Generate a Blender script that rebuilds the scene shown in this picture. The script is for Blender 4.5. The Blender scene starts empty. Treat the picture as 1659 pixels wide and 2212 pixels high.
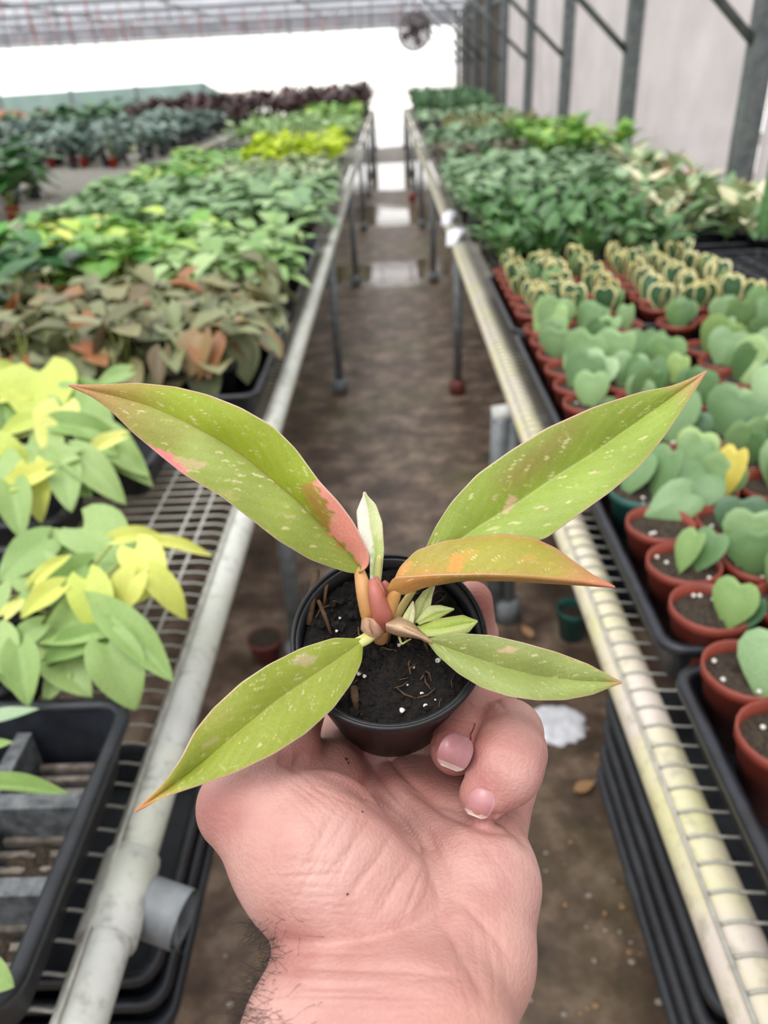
import bpy, math, random
import numpy as np
from mathutils import Vector, Matrix
random.seed(7); rng = np.random.default_rng(7)
SC = bpy.context.scene; COL = SC.collection
# ------------------------------------------------------------------ camera
FPX = 1660.0; CX, CY = 829.5, 1106.0; CAMZ = 1.17
_F = np.array([7.5, 958.0, -FPX]); _F /= np.linalg.norm(_F)
_nx = math.tan(math.radians(3.0))*2876; _N = np.array([_nx, -(FPX*FPX+7.5*_nx)/958, -FPX]); _N /= np.linalg.norm(_N)
CM = np.array([np.cross(_F, -_N), _F, -_N])          # camera axes -> world axes
CAM = np.array([0, 0, CAMZ])
cd = bpy.data.cameras.new('camera'); cam = bpy.data.objects.new('camera', cd); COL.objects.link(cam)
cam.matrix_world = Matrix.Translation(CAM) @ Matrix(CM.tolist()).to_4x4()
cd.sensor_fit = 'HORIZONTAL'; cd.sensor_width = 36.0; cd.lens = 36.0*FPX/1659
cd.clip_start = 0.01; cd.clip_end = 300
cd.dof.use_dof = True; cd.dof.focus_distance = 0.248; cd.dof.aperture_fstop = 36.0/2.3
SC.camera = cam
# ------------------------------------------------------------------ world: bright overcast sky
W = bpy.data.worlds.new('world'); SC.world = W; W.use_nodes = True
bg = W.node_tree.nodes['Background']; bg.inputs[0].default_value = (1.0, 0.99, 0.98, 1); bg.inputs[1].default_value = 2.05
sd = bpy.data.lights.new('sun', 'SUN'); sd.energy = 3.9; sd.angle = math.radians(40); sd.color = (1, .98, .95)
sun = bpy.data.objects.new('sun', sd); COL.objects.link(sun); sun.rotation_euler = (math.radians(20), math.radians(-12), 0)
sun.location = (0, 0, 9)
VS = SC.view_settings
SC.display_settings.display_device = 'sRGB'
VS.view_transform = 'Standard'; VS.look = 'None'; VS.gamma = 1; VS.exposure = 0.08; VS.use_curve_mapping = False

# ------------------------------------------------------------------ projection helpers (used to read sizes off the photo)
def ray(u, v): return CM @ np.array([(u-CX)/FPX, (CY-v)/FPX, -1.0])
def onz(u, v, z):
    d = ray(u, v); return CAM + d*((z-CAMZ)/d[2])
HS = 0.9/1000
def camp(u, v, d): return np.array([(u-CX)/FPX*d, (CY-v)/FPX*d, -d])*HS     # camera-space point, d in mm before the 0.9 scale
def c2w(p): return CAM + np.asarray(p) @ CM.T
def pd(u, v, d): return c2w(camp(u, v, d))
def proj(p):
    c = CM.T @ (np.asarray(p)-CAM); return CX+FPX*c[0]/-c[2], CY-FPX*c[1]/-c[2], -c[2]
def inframe(p, m=160):
    u, v, d = proj(p); return d > .05 and -m < u < 1659+m and -m < v < 2212+m

# ------------------------------------------------------------------ materials
def srgb(h):
    if isinstance(h, str): h = [int(h[i:i+2], 16)/255 for i in (0, 2, 4)]
    return tuple(x/12.92 if x <= .04045 else ((x+.055)/1.055)**2.4 for x in h)+(1,)
MATS = {}
class G:
    def __init__(s, name):
        s.m = bpy.data.materials.new(name); s.m.use_nodes = True; s.t = s.m.node_tree; s.n = s.t.nodes; s.n.clear()
        s.out = s.n.new('ShaderNodeOutputMaterial'); MATS[name] = s.m
    def node(s, typ, **kw):
        x = s.n.new('ShaderNode'+typ)
        for k, v in kw.items():
            if k[0] == '_': setattr(x, k[1:], v)
            else:
                k2 = int(k[1:]) if k[0] == 'i' and k[1:].isdigit() else k.replace('__', ' ')
                if hasattr(v, 'is_linked') or hasattr(v, 'links'): s.t.links.new(v, x.inputs[k2])
                else: x.inputs[k2].default_value = v
        return x
    def link(s, a, b): s.t.links.new(a, b)
    def mix(s, f, a, b):
        x = s.n.new('ShaderNodeMix'); x.data_type = 'RGBA'
        for sock, v in ((x.inputs[0], f), (x.inputs[6], a), (x.inputs[7], b)):
            if hasattr(v, 'is_linked'): s.t.links.new(v, sock)
            else: sock.default_value = v
        return x.outputs[2]
    def ramp(s, fac, stops, interp='LINEAR'):
        x = s.n.new('ShaderNodeValToRGB'); x.color_ramp.interpolation = interp
        e = x.color_ramp.elements
        while len(e) < len(stops): e.new(.5)
        for el, (p, c) in zip(e, stops): el.position = p; el.color = c if len(c) == 4 else tuple(c)+(1,)
        s.t.links.new(fac, x.inputs[0]); return x.outputs[0]
    def noise(s, scale, detail=3, rough=.55, vec=None, out=0):
        x = s.n.new('ShaderNodeTexNoise'); x.inputs['Scale'].default_value = scale; x.inputs['Detail'].default_value = detail
        x.inputs['Roughness'].default_value = rough
        if vec is not None: s.t.links.new(vec, x.inputs['Vector'])
        return x.outputs[out]
    def coord(s, which='Object'): return s.node('TexCoord').outputs[which]
    def mapping(s, vec, scale=(1, 1, 1), loc=(0, 0, 0)):
        x = s.n.new('ShaderNodeMapping'); s.t.links.new(vec, x.inputs[0]); x.inputs['Scale'].default_value = scale; x.inputs['Location'].default_value = loc
        return x.outputs[0]
    def bump(s, h, strength=.3, dist=.002):
        x = s.n.new('ShaderNodeBump'); x.inputs['Strength'].default_value = strength; x.inputs['Distance'].default_value = dist
        s.t.links.new(h, x.inputs['Height']); return x.outputs[0]
    def prin(s, color, rough=.5, normal=None, metal=0, sss=0, spec=.5, **kw):
        x = s.n.new('ShaderNodeBsdfPrincipled')
        for nm, v in (('Base Color', color), ('Roughness', rough), ('Metallic', metal), ('Subsurface Weight', sss), ('Specular IOR Level', spec)):
            if hasattr(v, 'is_linked'): s.t.links.new(v, x.inputs[nm])
            else: x.inputs[nm].default_value = v
        if normal is not None: s.t.links.new(normal, x.inputs['Normal'])
        for k, v in kw.items(): x.inputs[k.replace('_', ' ')].default_value = v
        return x.outputs[0]
    def done(s, sh): s.t.links.new(sh, s.out.inputs[0]); return s.m
    def mixsh(s, f, a, b):
        x = s.n.new('ShaderNodeMixShader')
        if hasattr(f, 'is_linked'): s.t.links.new(f, x.inputs[0])
        else: x.inputs[0].default_value = f
        s.t.links.new(a, x.inputs[1]); s.t.links.new(b, x.inputs[2]); return x.outputs[0]

def plain(name, c1, c2, scale=40, rough=.5, bump=.2, bdist=.001, metal=0, spec=.5, detail=4):
    g = G(name); co = g.coord(); n = g.noise(scale, detail, .6, co)
    c = g.ramp(n, [(.35, srgb(c1)), (.65, srgb(c2))])
    return g.done(g.prin(c, rough, g.bump(n, bump, bdist) if bump else None, metal, 0, spec))

def leafmat(name, cols, rough=.42, transl=.22, noise=.25, nscale=30):
    """colour chosen per leaf (object random + rnd attribute)"""
    g = G(name); oi = g.node('ObjectInfo'); at = g.node('Attribute', _attribute_name='rnd')
    ad = g.node('Math', i0=oi.outputs['Random'], i1=at.outputs['Fac'], _operation='ADD')
    fr = g.node('Math', i0=ad.outputs[0], _operation='FRACT')
    n = len(cols); c = g.ramp(fr.outputs[0], [((i+.5)/n, srgb(k)) for i, k in enumerate(cols)])
    nz = g.noise(nscale, 2, .5, g.coord())
    hsv = g.node('HueSaturation', Color=c)
    mr = g.node('MapRange', Value=nz); mr.inputs[1].default_value = .3; mr.inputs[2].default_value = .7
    mr.inputs[3].default_value = 1-noise; mr.inputs[4].default_value = 1+noise
    g.link(mr.outputs[0], hsv.inputs['Value'])
    p = g.prin(hsv.outputs[0], rough, g.bump(nz, .25, .002))
    tr = g.node('BsdfTranslucent', Color=hsv.outputs[0])
    return g.done(g.mixsh(transl*.65, p, tr.outputs[0]))

plain('black_plastic', '0b0c0f', '181b20', 60, .42, .15)
plain('grey_plastic', '26282c', '3a3d42', 25, .5, .15)
plain('tray_plastic', '101318', '22262e', 30, .42, .2)
plain('divider_plastic', '3c4043', '707476', 70, .7, .4)
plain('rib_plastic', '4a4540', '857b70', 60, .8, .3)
plain('red_pot', '783226', '8e4030', 30, .45, .1)
plain('red_pot_bright', '9c2a22', 'b43a2c', 30, .4, .1)
plain('teal_pot', '1d4a43', '28625a', 30, .45, .1)
plain('white_pot', 'd0d2d2', 'eeeeee', 30, .45, .1)
plain('potting_soil', '1a140f', '4a3d2e', 260, .9, .9, .004)
plain('hero_soil', '050403', '1f1812', 380, .95, 1.0, .004)
plain('perlite', 'c9c7bb', 'efeee6', 200, .8, .4)
plain('twig', '3a2a1a', '64482c', 200, .8, .5)
plain('wire_metal', '9a9a92', 'bdbcb2', 80, .5, .2, metal=.15)
plain('galvanized', '70767a', '9aa0a3', 35, .5, .3, metal=.3)
plain('dark_steel', '50565a', '6c7270', 20, .55, .2)
plain('pvc_grey', '5c6164', '7b8083', 30, .5, .1)
plain('fitting_white', 'a9aba8', 'd0d1cd', 30, .5, .1)
plain('red_foot', '5a2a26', '74382f', 40, .6, .2)
plain('fan_metal', '5a5052', '7c7274', 30, .4, .1, metal=.4)
plain('red_cord', 'a5544e', 'c4736a', 60, .6, 0)
plain('dark_board', '3b342e', '5d564d', 6, .7, .2)
plain('clip_plastic', 'd8dae2', 'f2f3f8', 40, .25, .1)
plain('nail', 'b07a7c', 'c08c90', 90, .3, .1, spec=.6)
plain('nail_tip', 'cdb3aa', 'd9c6bc', 90, .35, .1)
plain('hair', '1b120d', '33241a', 90, .5, 0)
plain('pebble_stone', '8d857a', 'b5aca0', 150, .6, .4)
plain('straw_leaf', '8c6a48', 'b48d62', 80, .7, .2)
def _rail(name, a, b, c, d):
    g = G(name); co = g.coord(); n = g.noise(7, 4, .6, co); n2 = g.noise(60, 3, .6, co)
    c1 = g.ramp(n, [(.38, srgb(a)), (.62, srgb(b))]); c2 = g.ramp(n2, [(.52, srgb(c)), (.66, srgb(d))])
    m = g.ramp(n2, [(.5, (0, 0, 0, 1)), (.72, (.6, .6, .6, 1))])
    g.done(g.prin(g.mix(m, c1, c2), .55, g.bump(n2, .3, .001)))
_rail('rail_cream', 'd6d2a4', 'd8cdc2', 'b9b27e', '94927e')
_rail('rail_grey', 'b9bcae', 'c4c6c2', 'a0a096', '6f7470')
# floor: wet, mossy brown concrete with shallow puddles along the aisle
g = G('floor_mat'); co = g.coord()
n1 = g.noise(1.3, 5, .6, co); n2 = g.noise(9, 6, .65, co); n3 = g.noise(70, 3, .6, co)
c = g.ramp(n2, [(.3, srgb('2b2118')), (.5, srgb('5a493b')), (.66, srgb('857261')), (.8, srgb('9c8a7a'))])
moss = g.ramp(n1, [(.5, (0, 0, 0, 1)), (.66, (.6, .6, .6, 1))])
c = g.mix(moss, c, srgb('5c5a32'))
c = g.mix(g.ramp(n3, [(.66, (0, 0, 0, 1)), (.74, (.5, .5, .5, 1))]), c, srgb('a3968a'))
sx = g.node('SeparateXYZ', Vector=co)
def band(sock, lo, hi, soft):
    a = g.node('MapRange', Value=sock, _interpolation_type='SMOOTHSTEP'); a.inputs[1].default_value = lo-soft; a.inputs[2].default_value = lo+soft
    b = g.node('MapRange', Value=sock, _interpolation_type='SMOOTHSTEP'); b.inputs[1].default_value = hi-soft; b.inputs[2].default_value = hi+soft; b.inputs[3].default_value = 1; b.inputs[4].default_value = 0
    return g.node('Math', i0=a.outputs[0], i1=b.outputs[0], _operation='MULTIPLY').outputs[0]
yw = g.node('Math', i0=sx.outputs[1], i1=g.node('Math', i0=g.noise(2.2, 3, .5, co), i1=.9, _operation='MULTIPLY').outputs[0], _operation='ADD').outputs[0]
pud = None
for lo, hi in ((7.0, 8.0), (9.2, 12.0), (14.6, 60), (4.9, 5.5)):
    b = band(yw, lo+.45, hi+.45, .12)
    pud = b if pud is None else g.node('Math', i0=pud, i1=b, _operation='MAXIMUM').outputs[0]
rough = g.node('MapRange', Value=pud); rough.inputs[3].default_value = .5; rough.inputs[4].default_value = .06
hgt = g.node('Math', i0=n2, i1=g.node('Math', i0=1.0, i1=pud, _operation='SUBTRACT').outputs[0], _operation='MULTIPLY').outputs[0]
g.done(g.prin(c, rough.outputs[0], g.bump(hgt, .5, .01)))
# outdoor ground
plain('outdoor_ground', 'b9b6ad', 'd2cfc6', 2, .8, .1)
# translucent roof cloth / polycarbonate
def sheet(name, col, transp, bands=None):
    g = G(name); co = g.coord(); n = g.noise(3, 3, .5, co)
    c = g.ramp(n, [(.35, srgb(col[0])), (.65, srgb(col[1]))])
    tr = g.node('BsdfTranslucent', Color=c); df = g.node('BsdfDiffuse', Color=c)
    tp = g.node('BsdfTransparent', Color=(1, 1, 1, 1))
    g.done(g.mixsh(transp, g.mixsh(.35, tr.outputs[0], df.outputs[0]), tp.outputs[0]))
sheet('roof_cloth', ('a9aab4', 'c2c2ca'), .5)
sheet('roof_cloth_dark', ('70747f', '8b8d97'), .38)
sheet('polycarbonate', ('b9b4b4', 'c8c3c4'), .04)
sheet('knee_sheet', ('a9bcb8', 'b9cac6'), .05)
sheet('curtain', ('9a9aa2', 'b4b4ba'), .1)
# ------------------------------------------------------------------ object helpers
def add(name, me, mat=None, parent=None, loc=None, smooth=False):
    o = bpy.data.objects.new(name, me); COL.objects.link(o)
    if mat is not None and len(me.materials) == 0:
        for m in (mat if isinstance(mat, (list, tuple)) else [mat]): me.materials.append(MATS[m])
    if parent is not None: o.parent = parent
    if loc is not None: o.location = loc
    return o
def empty(name, loc=(0, 0, 0), rz=0):
    o = bpy.data.objects.new(name, None); COL.objects.link(o); o.location = loc; o.rotation_euler = (0, 0, rz)
    o.empty_display_size = .02; return o
def tag(o, label=None, cat=None, group=None, kind=None):
    if label: o['label'] = label
    if cat: o['category'] = cat
    if group: o['group'] = group
    if kind: o['kind'] = kind
    return o
class MB:
    def __init__(s): s.v = []; s.f = []; s.mi = []; s.cur = 0; s.rnd = []; s.r = 0.0
    def vert(s, *p): s.v.append(p); s.rnd.append(s.r)
    def face(s, *f): s.f.append(f); s.mi.append(s.cur)
    def box(s, lo, hi):
        b = len(s.v); (x0, y0, z0), (x1, y1, z1) = lo, hi
        for p in ((x0,y0,z0),(x1,y0,z0),(x1,y1,z0),(x0,y1,z0),(x0,y0,z1),(x1,y0,z1),(x1,y1,z1),(x0,y1,z1)): s.vert(*p)
        for f in ((0,3,2,1),(4,5,6,7),(0,1,5,4),(1,2,6,5),(2,3,7,6),(3,0,4,7)): s.face(*[b+i for i in f])
        return s
    def tube(s, pts, rad, n=8, caps=True, flat=1.0, upv=None):
        pts = [Vector(p) for p in pts]; rads = rad if isinstance(rad, (list, tuple)) else [rad]*len(pts)
        b = len(s.v); up = Vector(upv) if upv is not None else None; prev = None
        for i, p in enumerate(pts):
            d = (pts[min(i+1, len(pts)-1)]-pts[max(i-1, 0)])
            d = d.normalized() if d.length > 1e-9 else Vector((0, 0, 1))
            ref = up if up is not None else (prev if prev is not None else (Vector((0, 0, 1)) if abs(d.z) < .9 else Vector((1, 0, 0))))
            a = d.cross(ref)
            if a.length < 1e-6: a = d.cross(Vector((1, .3, .2)))
            a.normalize(); c = a.cross(d).normalized(); prev = c
            for k in range(n):
                t = 2*math.pi*k/n; q = p+a*(math.cos(t)*rads[i])+c*(math.sin(t)*rads[i]*flat); s.vert(*q)
        for i in range(len(pts)-1):
            for k in range(n):
                k2 = (k+1) % n; s.face(b+i*n+k, b+i*n+k2, b+(i+1)*n+k2, b+(i+1)*n+k)
        if caps:
            s.face(*[b+k for k in range(n-1, -1, -1)]); s.face(*[b+(len(pts)-1)*n+k for k in range(n)])
        return s
    def lathe(s, prof, n=20, c=(0, 0, 0), closed=False):
        b = len(s.v)
        for r, z in prof:
            for k in range(n):
                t = 2*math.pi*k/n; s.vert(c[0]+r*math.cos(t), c[1]+r*math.sin(t), c[2]+z)
        for i in range(len(prof)-1):
            for k in range(n):
                k2 = (k+1) % n; s.face(b+i*n+k, b+i*n+k2, b+(i+1)*n+k2, b+(i+1)*n+k)
        if closed:
            s.face(*[b+k for k in range(n-1, -1, -1)]); s.face(*[b+(len(prof)-1)*n+k for k in range(n)])
        return s
    def mesh(s, name, smooth=True):
        me = bpy.data.meshes.new(name); me.from_pydata(s.v, [], s.f)
        if any(s.mi): me.polygons.foreach_set('material_index', s.mi)
        if smooth: me.polygons.foreach_set('use_smooth', [True]*len(s.f))
        if any(s.rnd):
            a = me.attributes.new('rnd', 'FLOAT', 'POINT'); a.data.foreach_set('value', s.rnd)
        me.update(); return me
    def add(s, name, mat, parent=None, smooth=False, loc=None):
        return add(name, s.mesh(name, smooth), mat, parent, loc)

# ================================================================== THE SETTING
XW = 1.45; YE = 18.5; ZC = 2.06
m = MB(); m.vert(-12, -9, 0); m.vert(6, -9, 0); m.vert(6, YE+1.2, 0); m.vert(-12, YE+1.2, 0); m.face(0, 1, 2, 3)
tag(m.add('floor', 'floor_mat'), 'wet mossy brown concrete floor', kind='structure')
m = MB(); m.vert(-80, YE+1.2, -.02); m.vert(80, YE+1.2, -.02); m.vert(80, 140, -.02); m.vert(-80, 140, -.02); m.face(0, 1, 2, 3)
tag(m.add('ground', 'outdoor_ground'), 'pale ground outside beyond the open end', kind='structure')
POSTY = [-7.3, -5.4, -3.9, -2.1, -.3, 1.65, 3.5, 5.33, 7.25, 9.15, 11.2, 13.0, 14.8, 16.6, YE]
# right wall: ribbed polycarbonate between posts
wall = empty('wall_right', (XW, 0, 0)); tag(wall, 'ribbed translucent polycarbonate side wall', kind='structure')
for a, b in zip(POSTY[:-1], POSTY[1:]):
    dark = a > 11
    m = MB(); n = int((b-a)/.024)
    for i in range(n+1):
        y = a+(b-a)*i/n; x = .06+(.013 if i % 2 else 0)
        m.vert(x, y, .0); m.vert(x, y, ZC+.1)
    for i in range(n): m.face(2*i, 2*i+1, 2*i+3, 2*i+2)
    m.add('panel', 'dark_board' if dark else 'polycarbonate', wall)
for y in POSTY:
    MB().box((-.035, y-.045, 0), (.045, y+.045, ZC+.05)).add('post', 'dark_steel', wall)
    if y > 1: MB().tube([(0, y, 1.17), (-.95, y, ZC-.02)], .019, 8).add('brace', 'dark_steel', wall, True)
for z in (1.9, .35): MB().box((.05, POSTY[0], z-.03), (.058, YE, z+.03)).add('girt', 'dark_steel', wall)
# left wall far away
m = MB()
m = MB(); n = 40
wl = empty('wall_left', (-9.5, 0, 0)); tag(wl, 'translucent side wall far to the left', kind='structure')
for a, b in zip(POSTY[:-1], POSTY[1:]):
    MB().box((-.01, a+.02, 0), (.0, b-.02, 1.0 if a > 5 else ZC)).add('panel', 'knee_sheet' if a > 5 else 'polycarbonate', wl)
    MB().box((-.05, b-.04, 0), (.03, b+.04, ZC)).add('post', 'dark_steel', wl)
# end wall: open above a pale knee sheet, rolled curtain above
we = empty('wall_back', (0, YE, 0)); tag(we, 'open far end with rolled curtain above and pale knee sheets', kind='structure')
def prism(poly, y0, y1):
    m = MB(); n = len(poly)
    for y in (y0, y1):
        for x, z in poly: m.vert(x, y, z)
    m.face(*range(n)); m.face(*range(2*n-1, n-1, -1))
    for i in range(n): j = (i+1) % n; m.face(i, j+0, n+j, n+i)
    return m
xs = [-9.4, -8.235, -6.7, -5.3, -3.87]
for i in range(4):
    za, zb = 1.02+.02*i, 1.02+.02*(i+1)
    prism([(xs[i], 0), (xs[i+1]-.04, 0), (xs[i+1]-.04, zb), (xs[i], za)], -.02, .02).add('knee_panel', 'knee_sheet', we)
prism([(-3.87, 0), (-3.0, 0), (-3.33, .78), (-3.87, 1.09)], -.02, .02).add('knee_panel', 'knee_sheet', we)
for x in xs[1:]: MB().box((x-.04, -.04, 0), (x, .04, 1.1)).add('knee_post', 'galvanized', we)
MB().box((-9.5, -.03, 1.9), (XW, .03, ZC+.25)).add('curtain', 'curtain', we)
MB().tube([(-9.5, -.06, 1.9), (XW, -.06, 1.9)], .03, 8).add('curtain_roll', 'fitting_white', we, True)
wf = empty('wall_front', (0, POSTY[0], 0)); tag(wf, 'translucent end wall behind the camera', kind='structure')
for i in range(6): MB().box((-9.5+i*1.83, -.02, 0), (-9.5+(i+1)*1.83-.03, .0, ZC+.1)).add('panel', 'polycarbonate', wf)
# ceiling of shade cloth bays on cross beams
ce = empty('ceiling', (0, 0, ZC)); tag(ce, 'pale shade cloth roof on cross beams', kind='structure')
ys = POSTY
for k, (a, b) in enumerate(zip(ys[:-1], ys[1:])):
    nb = 3
    for j in range(nb):
        y0 = a+(b-a)*j/nb+.01; y1 = a+(b-a)*(j+1)/nb-.01; m = MB()
        for i in range(7):
            t = i/6; z = .10-.07*math.sin(math.pi*t)+.03*j
            m.vert(-9.5, y0+(y1-y0)*t, z); m.vert(XW+.06, y0+(y1-y0)*t, z)
        for i in range(6): m.face(2*i, 2*i+1, 2*i+3, 2*i+2)
        m.add('cloth_panel', 'roof_cloth_dark' if (j == 1 and k > 5) else 'roof_cloth', ce, True)
for y in POSTY[1:-1]:
    MB().box((-9.5, y-.025, -.05), (XW, y+.025, .0)).add('beam', 'galvanized', ce)
for x in (-8.2, -6.4, -4.6, -2.9, -1.2, .3):
    MB().tube([(x, POSTY[0], .0), (x, YE, .0)], .018, 6).add('purlin', 'galvanized', ce, True)
# red cords and dark cords hanging from the beams (far away)
k = 0
for y in (9.15, 11.2, 13.0, 14.8, 16.6):
    for i in range(26):
        x = -7.6+i*.31+random.uniform(-.06, .06)
        if x > .9 or (y < 12 and x > -2.5): continue
        L = random.uniform(.2, .42)
        if random.random() < .12: continue
        o = MB().tube([(0, 0, 0), (random.uniform(-.01, .01), 0, -L)], .008, 4).add('hanging_cord', 'red_cord' if random.random() < .75 else 'dark_steel', None, True, (x, y, ZC-.03))
        tag(o, 'thin faded cord hanging from the roof beams', 'cord', 'cords hanging from the roof')
# circulation fan hanging at the far end of the aisle
fan = empty('circulation_fan', (.31, 10, 1.51)); tag(fan, 'round caged fan hanging above the far end of the aisle', 'fan')
R = .18
MB().lathe([(R*.985, -.05), (R, -.05), (R, .05), (R*.985, .05)], 32).add('shroud', 'fitting_white', fan, True).rotation_euler = (math.pi/2, 0, 0)
for rr, yy in ((R, -.05), (R, .05), (R*.84, -.06), (R*.68, -.065), (R*.52, -.068), (R*.36, -.07)):
    MB().tube([(rr*math.cos(t), yy, rr*math.sin(t)) for t in np.linspace(0, 2*math.pi, 29)], .013 if rr == R else .0105, 5).add('guard_ring', 'fan_metal', fan, True)
for k in range(18):
    t = k*math.pi/9; MB().tube([(.04*math.cos(t), -.072, .04*math.sin(t)), (R*.7*math.cos(t), -.065, R*.7*math.sin(t)), (R*math.cos(t), -.05, R*math.sin(t)), (R*math.cos(t), .05, R*math.sin(t))], .005, 4).add('guard_wire', 'fan_metal', fan, True)
m = MB().tube([(0, -.05, 0), (0, .09, 0)], .058, 14); m.add('motor', 'fan_metal', fan, True)
for k in range(4):
    t = k*math.pi/2+.4; c, s_ = math.cos(t), math.sin(t); m = MB()
    for rr, w in ((.04, .03), (.1, .06), (.155, .05)):
        m.vert(rr*c-w*s_*.7, -.025, rr*s_+w*c*.7); m.vert(rr*c+w*s_*.7, .025, rr*s_-w*c*.7)
        m.vert(rr*c-w*s_*.7, -.022, rr*s_+w*c*.7); m.vert(rr*c+w*s_*.7, .028, rr*s_-w*c*.7)
    for i in range(2):
        b = 4*i; m.face(b, b+1, b+5, b+4); m.face(b+2, b+6, b+7, b+3)
    m.add('blade', 'fitting_white', fan, True)
MB().tube([(0, 0, R), (0, 0, ZC-1.51-.02)], .01, 6).add('hanger', 'dark_steel', fan, True)

ORD = ['first', 'second', 'third', 'fourth', 'fifth', 'sixth', 'seventh', 'eighth', 'ninth', 'tenth', 'eleventh', 'twelfth', 'thirteenth', 'fourteenth', 'fifteenth', 'sixteenth', 'seventeenth', 'eighteenth', 'nineteenth', 'twentieth']
# ================================================================== BENCHES
BZ = .595                                            # top of the wire mesh
def bench(name, label, x0, x1, y0, y1, side, railmat, legs, near_wires):
    """x0 = aisle side rail, x1 = far rail; side=+1 when bench extends to +x"""
    b = empty(name, (x0, y0, 0)); tag(b, label, 'bench')
    w = abs(x1-x0); s = side; RR = .024 if side > 0 else .0205; L = y1-y0
    def rail(x):
        n = 16; m = MB().tube([(x, 0, BZ-RR-.001), (x, L*.2, BZ-RR-.001), (x, L, BZ-RR-.001)], RR, n)
        m.add('rail', railmat, b, True)
    rail(0); rail(s*w)
    if legs:
        for y in legs:
            m = MB().tube([(-s*.004, y-y0, BZ-2*RR-.001), (-s*.004, y-y0, .05)], .0175, 10); lg = m.add('leg', 'pvc_grey', b, True)
            MB().lathe([(.032, 0), (.032, .055), (.02, .06)], 12, (-s*.004, y-y0, 0.001), True).add('foot', 'red_foot' if s > 0 and 2 < y < 4 else 'pvc_grey', lg, True)
            MB().tube([(s*w, y-y0, BZ-2*RR-.001), (s*w, y-y0, 0)], .0175, 8).add('leg', 'pvc_grey', b, True)
            MB().tube([(0, y-y0, BZ-.075), (s*w, y-y0, BZ-.075)], .014, 8).add('crossbar', 'galvanized', b, True)
    # one transverse wire hugging the rail, shared by all
    pts = []
    for t in ((125, 105, 85, 65) if s > 0 else (72, 62, 52, 40)):
        a = math.radians(t); pts.append((s*(RR+.0017)*math.cos(a), 0, BZ-RR-.001+(RR+.0017)*math.sin(a)))
    pts += [(s*.03, 0, BZ-.004), (s*w, 0, BZ-.002)]
    me = MB().tube(pts, .0017, 4, True, 1.0, (0, 1, 0)).mesh('wire', True); me.materials.append(MATS['wire_metal'])
    sp = .0254; n = int(L/sp)
    for i in range(min(n, near_wires)):
        add('wire', me, None, b, (0, (i+.5)*sp, 0))
    if n > near_wires:
        m = MB()
        for i in range(near_wires, n):
            y = (i+.5)*sp; m.box((min(.03*s, s*w), y-.0016, BZ-.004), (max(.03*s, s*w), y+.0016, BZ-.001))
            m.box((-.02 if s > 0 else -.012, y-.0016, BZ-.001), (.012 if s > 0 else .02, y+.0016, BZ+.001))
        tag(m.add('wire_mesh', 'wire_metal', b), kind='stuff')
    a = math.radians(125 if s > 0 else 72)
    MB().tube([(s*(RR+.003)*math.cos(a), 0, BZ-RR+(RR+.003)*math.sin(a)), (s*(RR+.003)*math.cos(a), L, BZ-RR+(RR+.003)*math.sin(a))], .0019, 6).add('edge_wire', 'wire_metal', b, True)
    for q in (.05, .075, .125, .2, .3, .45, .65, .85):
        if q < 1: MB().tube([(s*w*q if q > .2 else s*q*1.05, 0, BZ-.0055), (s*w*q if q > .2 else s*q*1.05, L, BZ-.0055)], .0024, 5).add('support_wire', 'wire_metal', b, True)
    return b
bR = bench('wire_bench', 'long wire mesh bench right of the aisle with cream pipe rail', .243, 1.38, -.6, 14.4, 1, 'rail_cream', [1.49, 2.98, 4.9, 6.8, 8.7, 10.6, 12.5, 14.2], 170)
bL = bench('wire_bench', 'long wire mesh bench left of the aisle with grey pipe rail', -.252, -1.45, -.6, 14.4, -1, 'rail_grey', [1.35, 3.05, 4.9, 6.8, 8.7, 10.6, 12.5, 14.2], 170)
b2 = bench('wire_bench', 'partly empty wire mesh bench behind the left bench', -1.84, -3.2, 2.2, 14.4, -1, 'rail_cream', [3, 6, 9, 12], 60)
b3 = bench('wire_bench', 'crowded far left bench of dark foliage plants', -3.6, -5.0, 5.5, 14.4, -1, 'rail_grey', None, 0)
b4 = bench('wire_bench', 'farthest left bench beside the pale knee wall', -5.4, -7.4, 7.5, 14.4, -1, 'rail_grey', None, 0)
# aisle-side fittings on the pipes
def tee(x, y, side, lbl, parent, mat, z0):
    t = MB().tube([(0, -.045, 0), (0, .03, 0)], .0248, 16); o = t.add('pipe_tee', mat, parent, True, (x-parent.location.x, y-parent.location.y, BZ-.0215))
    A, B = (.008*side, 0, -.016), (.052*side, -.012, -.024)
    m = MB().tube([A, B], .025, 20, False).tube([B, A], .0205, 20, False); n = 20
    m.tube([B, (B[0]+.0004, B[1], B[2])], .025, 20, False)
    q = m.add('pipe_socket', 'pvc_grey', o, True); q['label'] = 'open grey pipe socket facing the aisle'
tee(-.252, .405, 1, '', bL, 'rail_grey', BZ)
MB().tube([(.02, 2.09, BZ-.05), (-.052, 2.09, BZ-.06)], .018, 12).add('pipe_stub', 'fitting_white', bR, True)
MB().tube([(-.035, 2.09, BZ-.06), (-.035, 2.09, .03)], .019, 12).add('drain_pipe', 'pvc_grey', bR, True)
# bright clips on the far right rail
for i, (y, dx) in enumerate(((3.0, -.004), (3.42, .004))):
    o = MB().tube([(dx-.03, y-.02, BZ-.01), (dx-.012, y+.03, BZ+.022), (dx+.012, y+.06, BZ+.03), (dx+.03, y+.1, BZ+.012)], [.016, .03, .03, .014], 10, True, .35).add('plastic_tag', 'clip_plastic', None, True, (.243, 0, 0))
    tag(o, ['nearer of two glossy white plastic tags hooked on the right rail', 'farther of two glossy white plastic tags hooked on the right rail'][i], 'tag')

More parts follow.
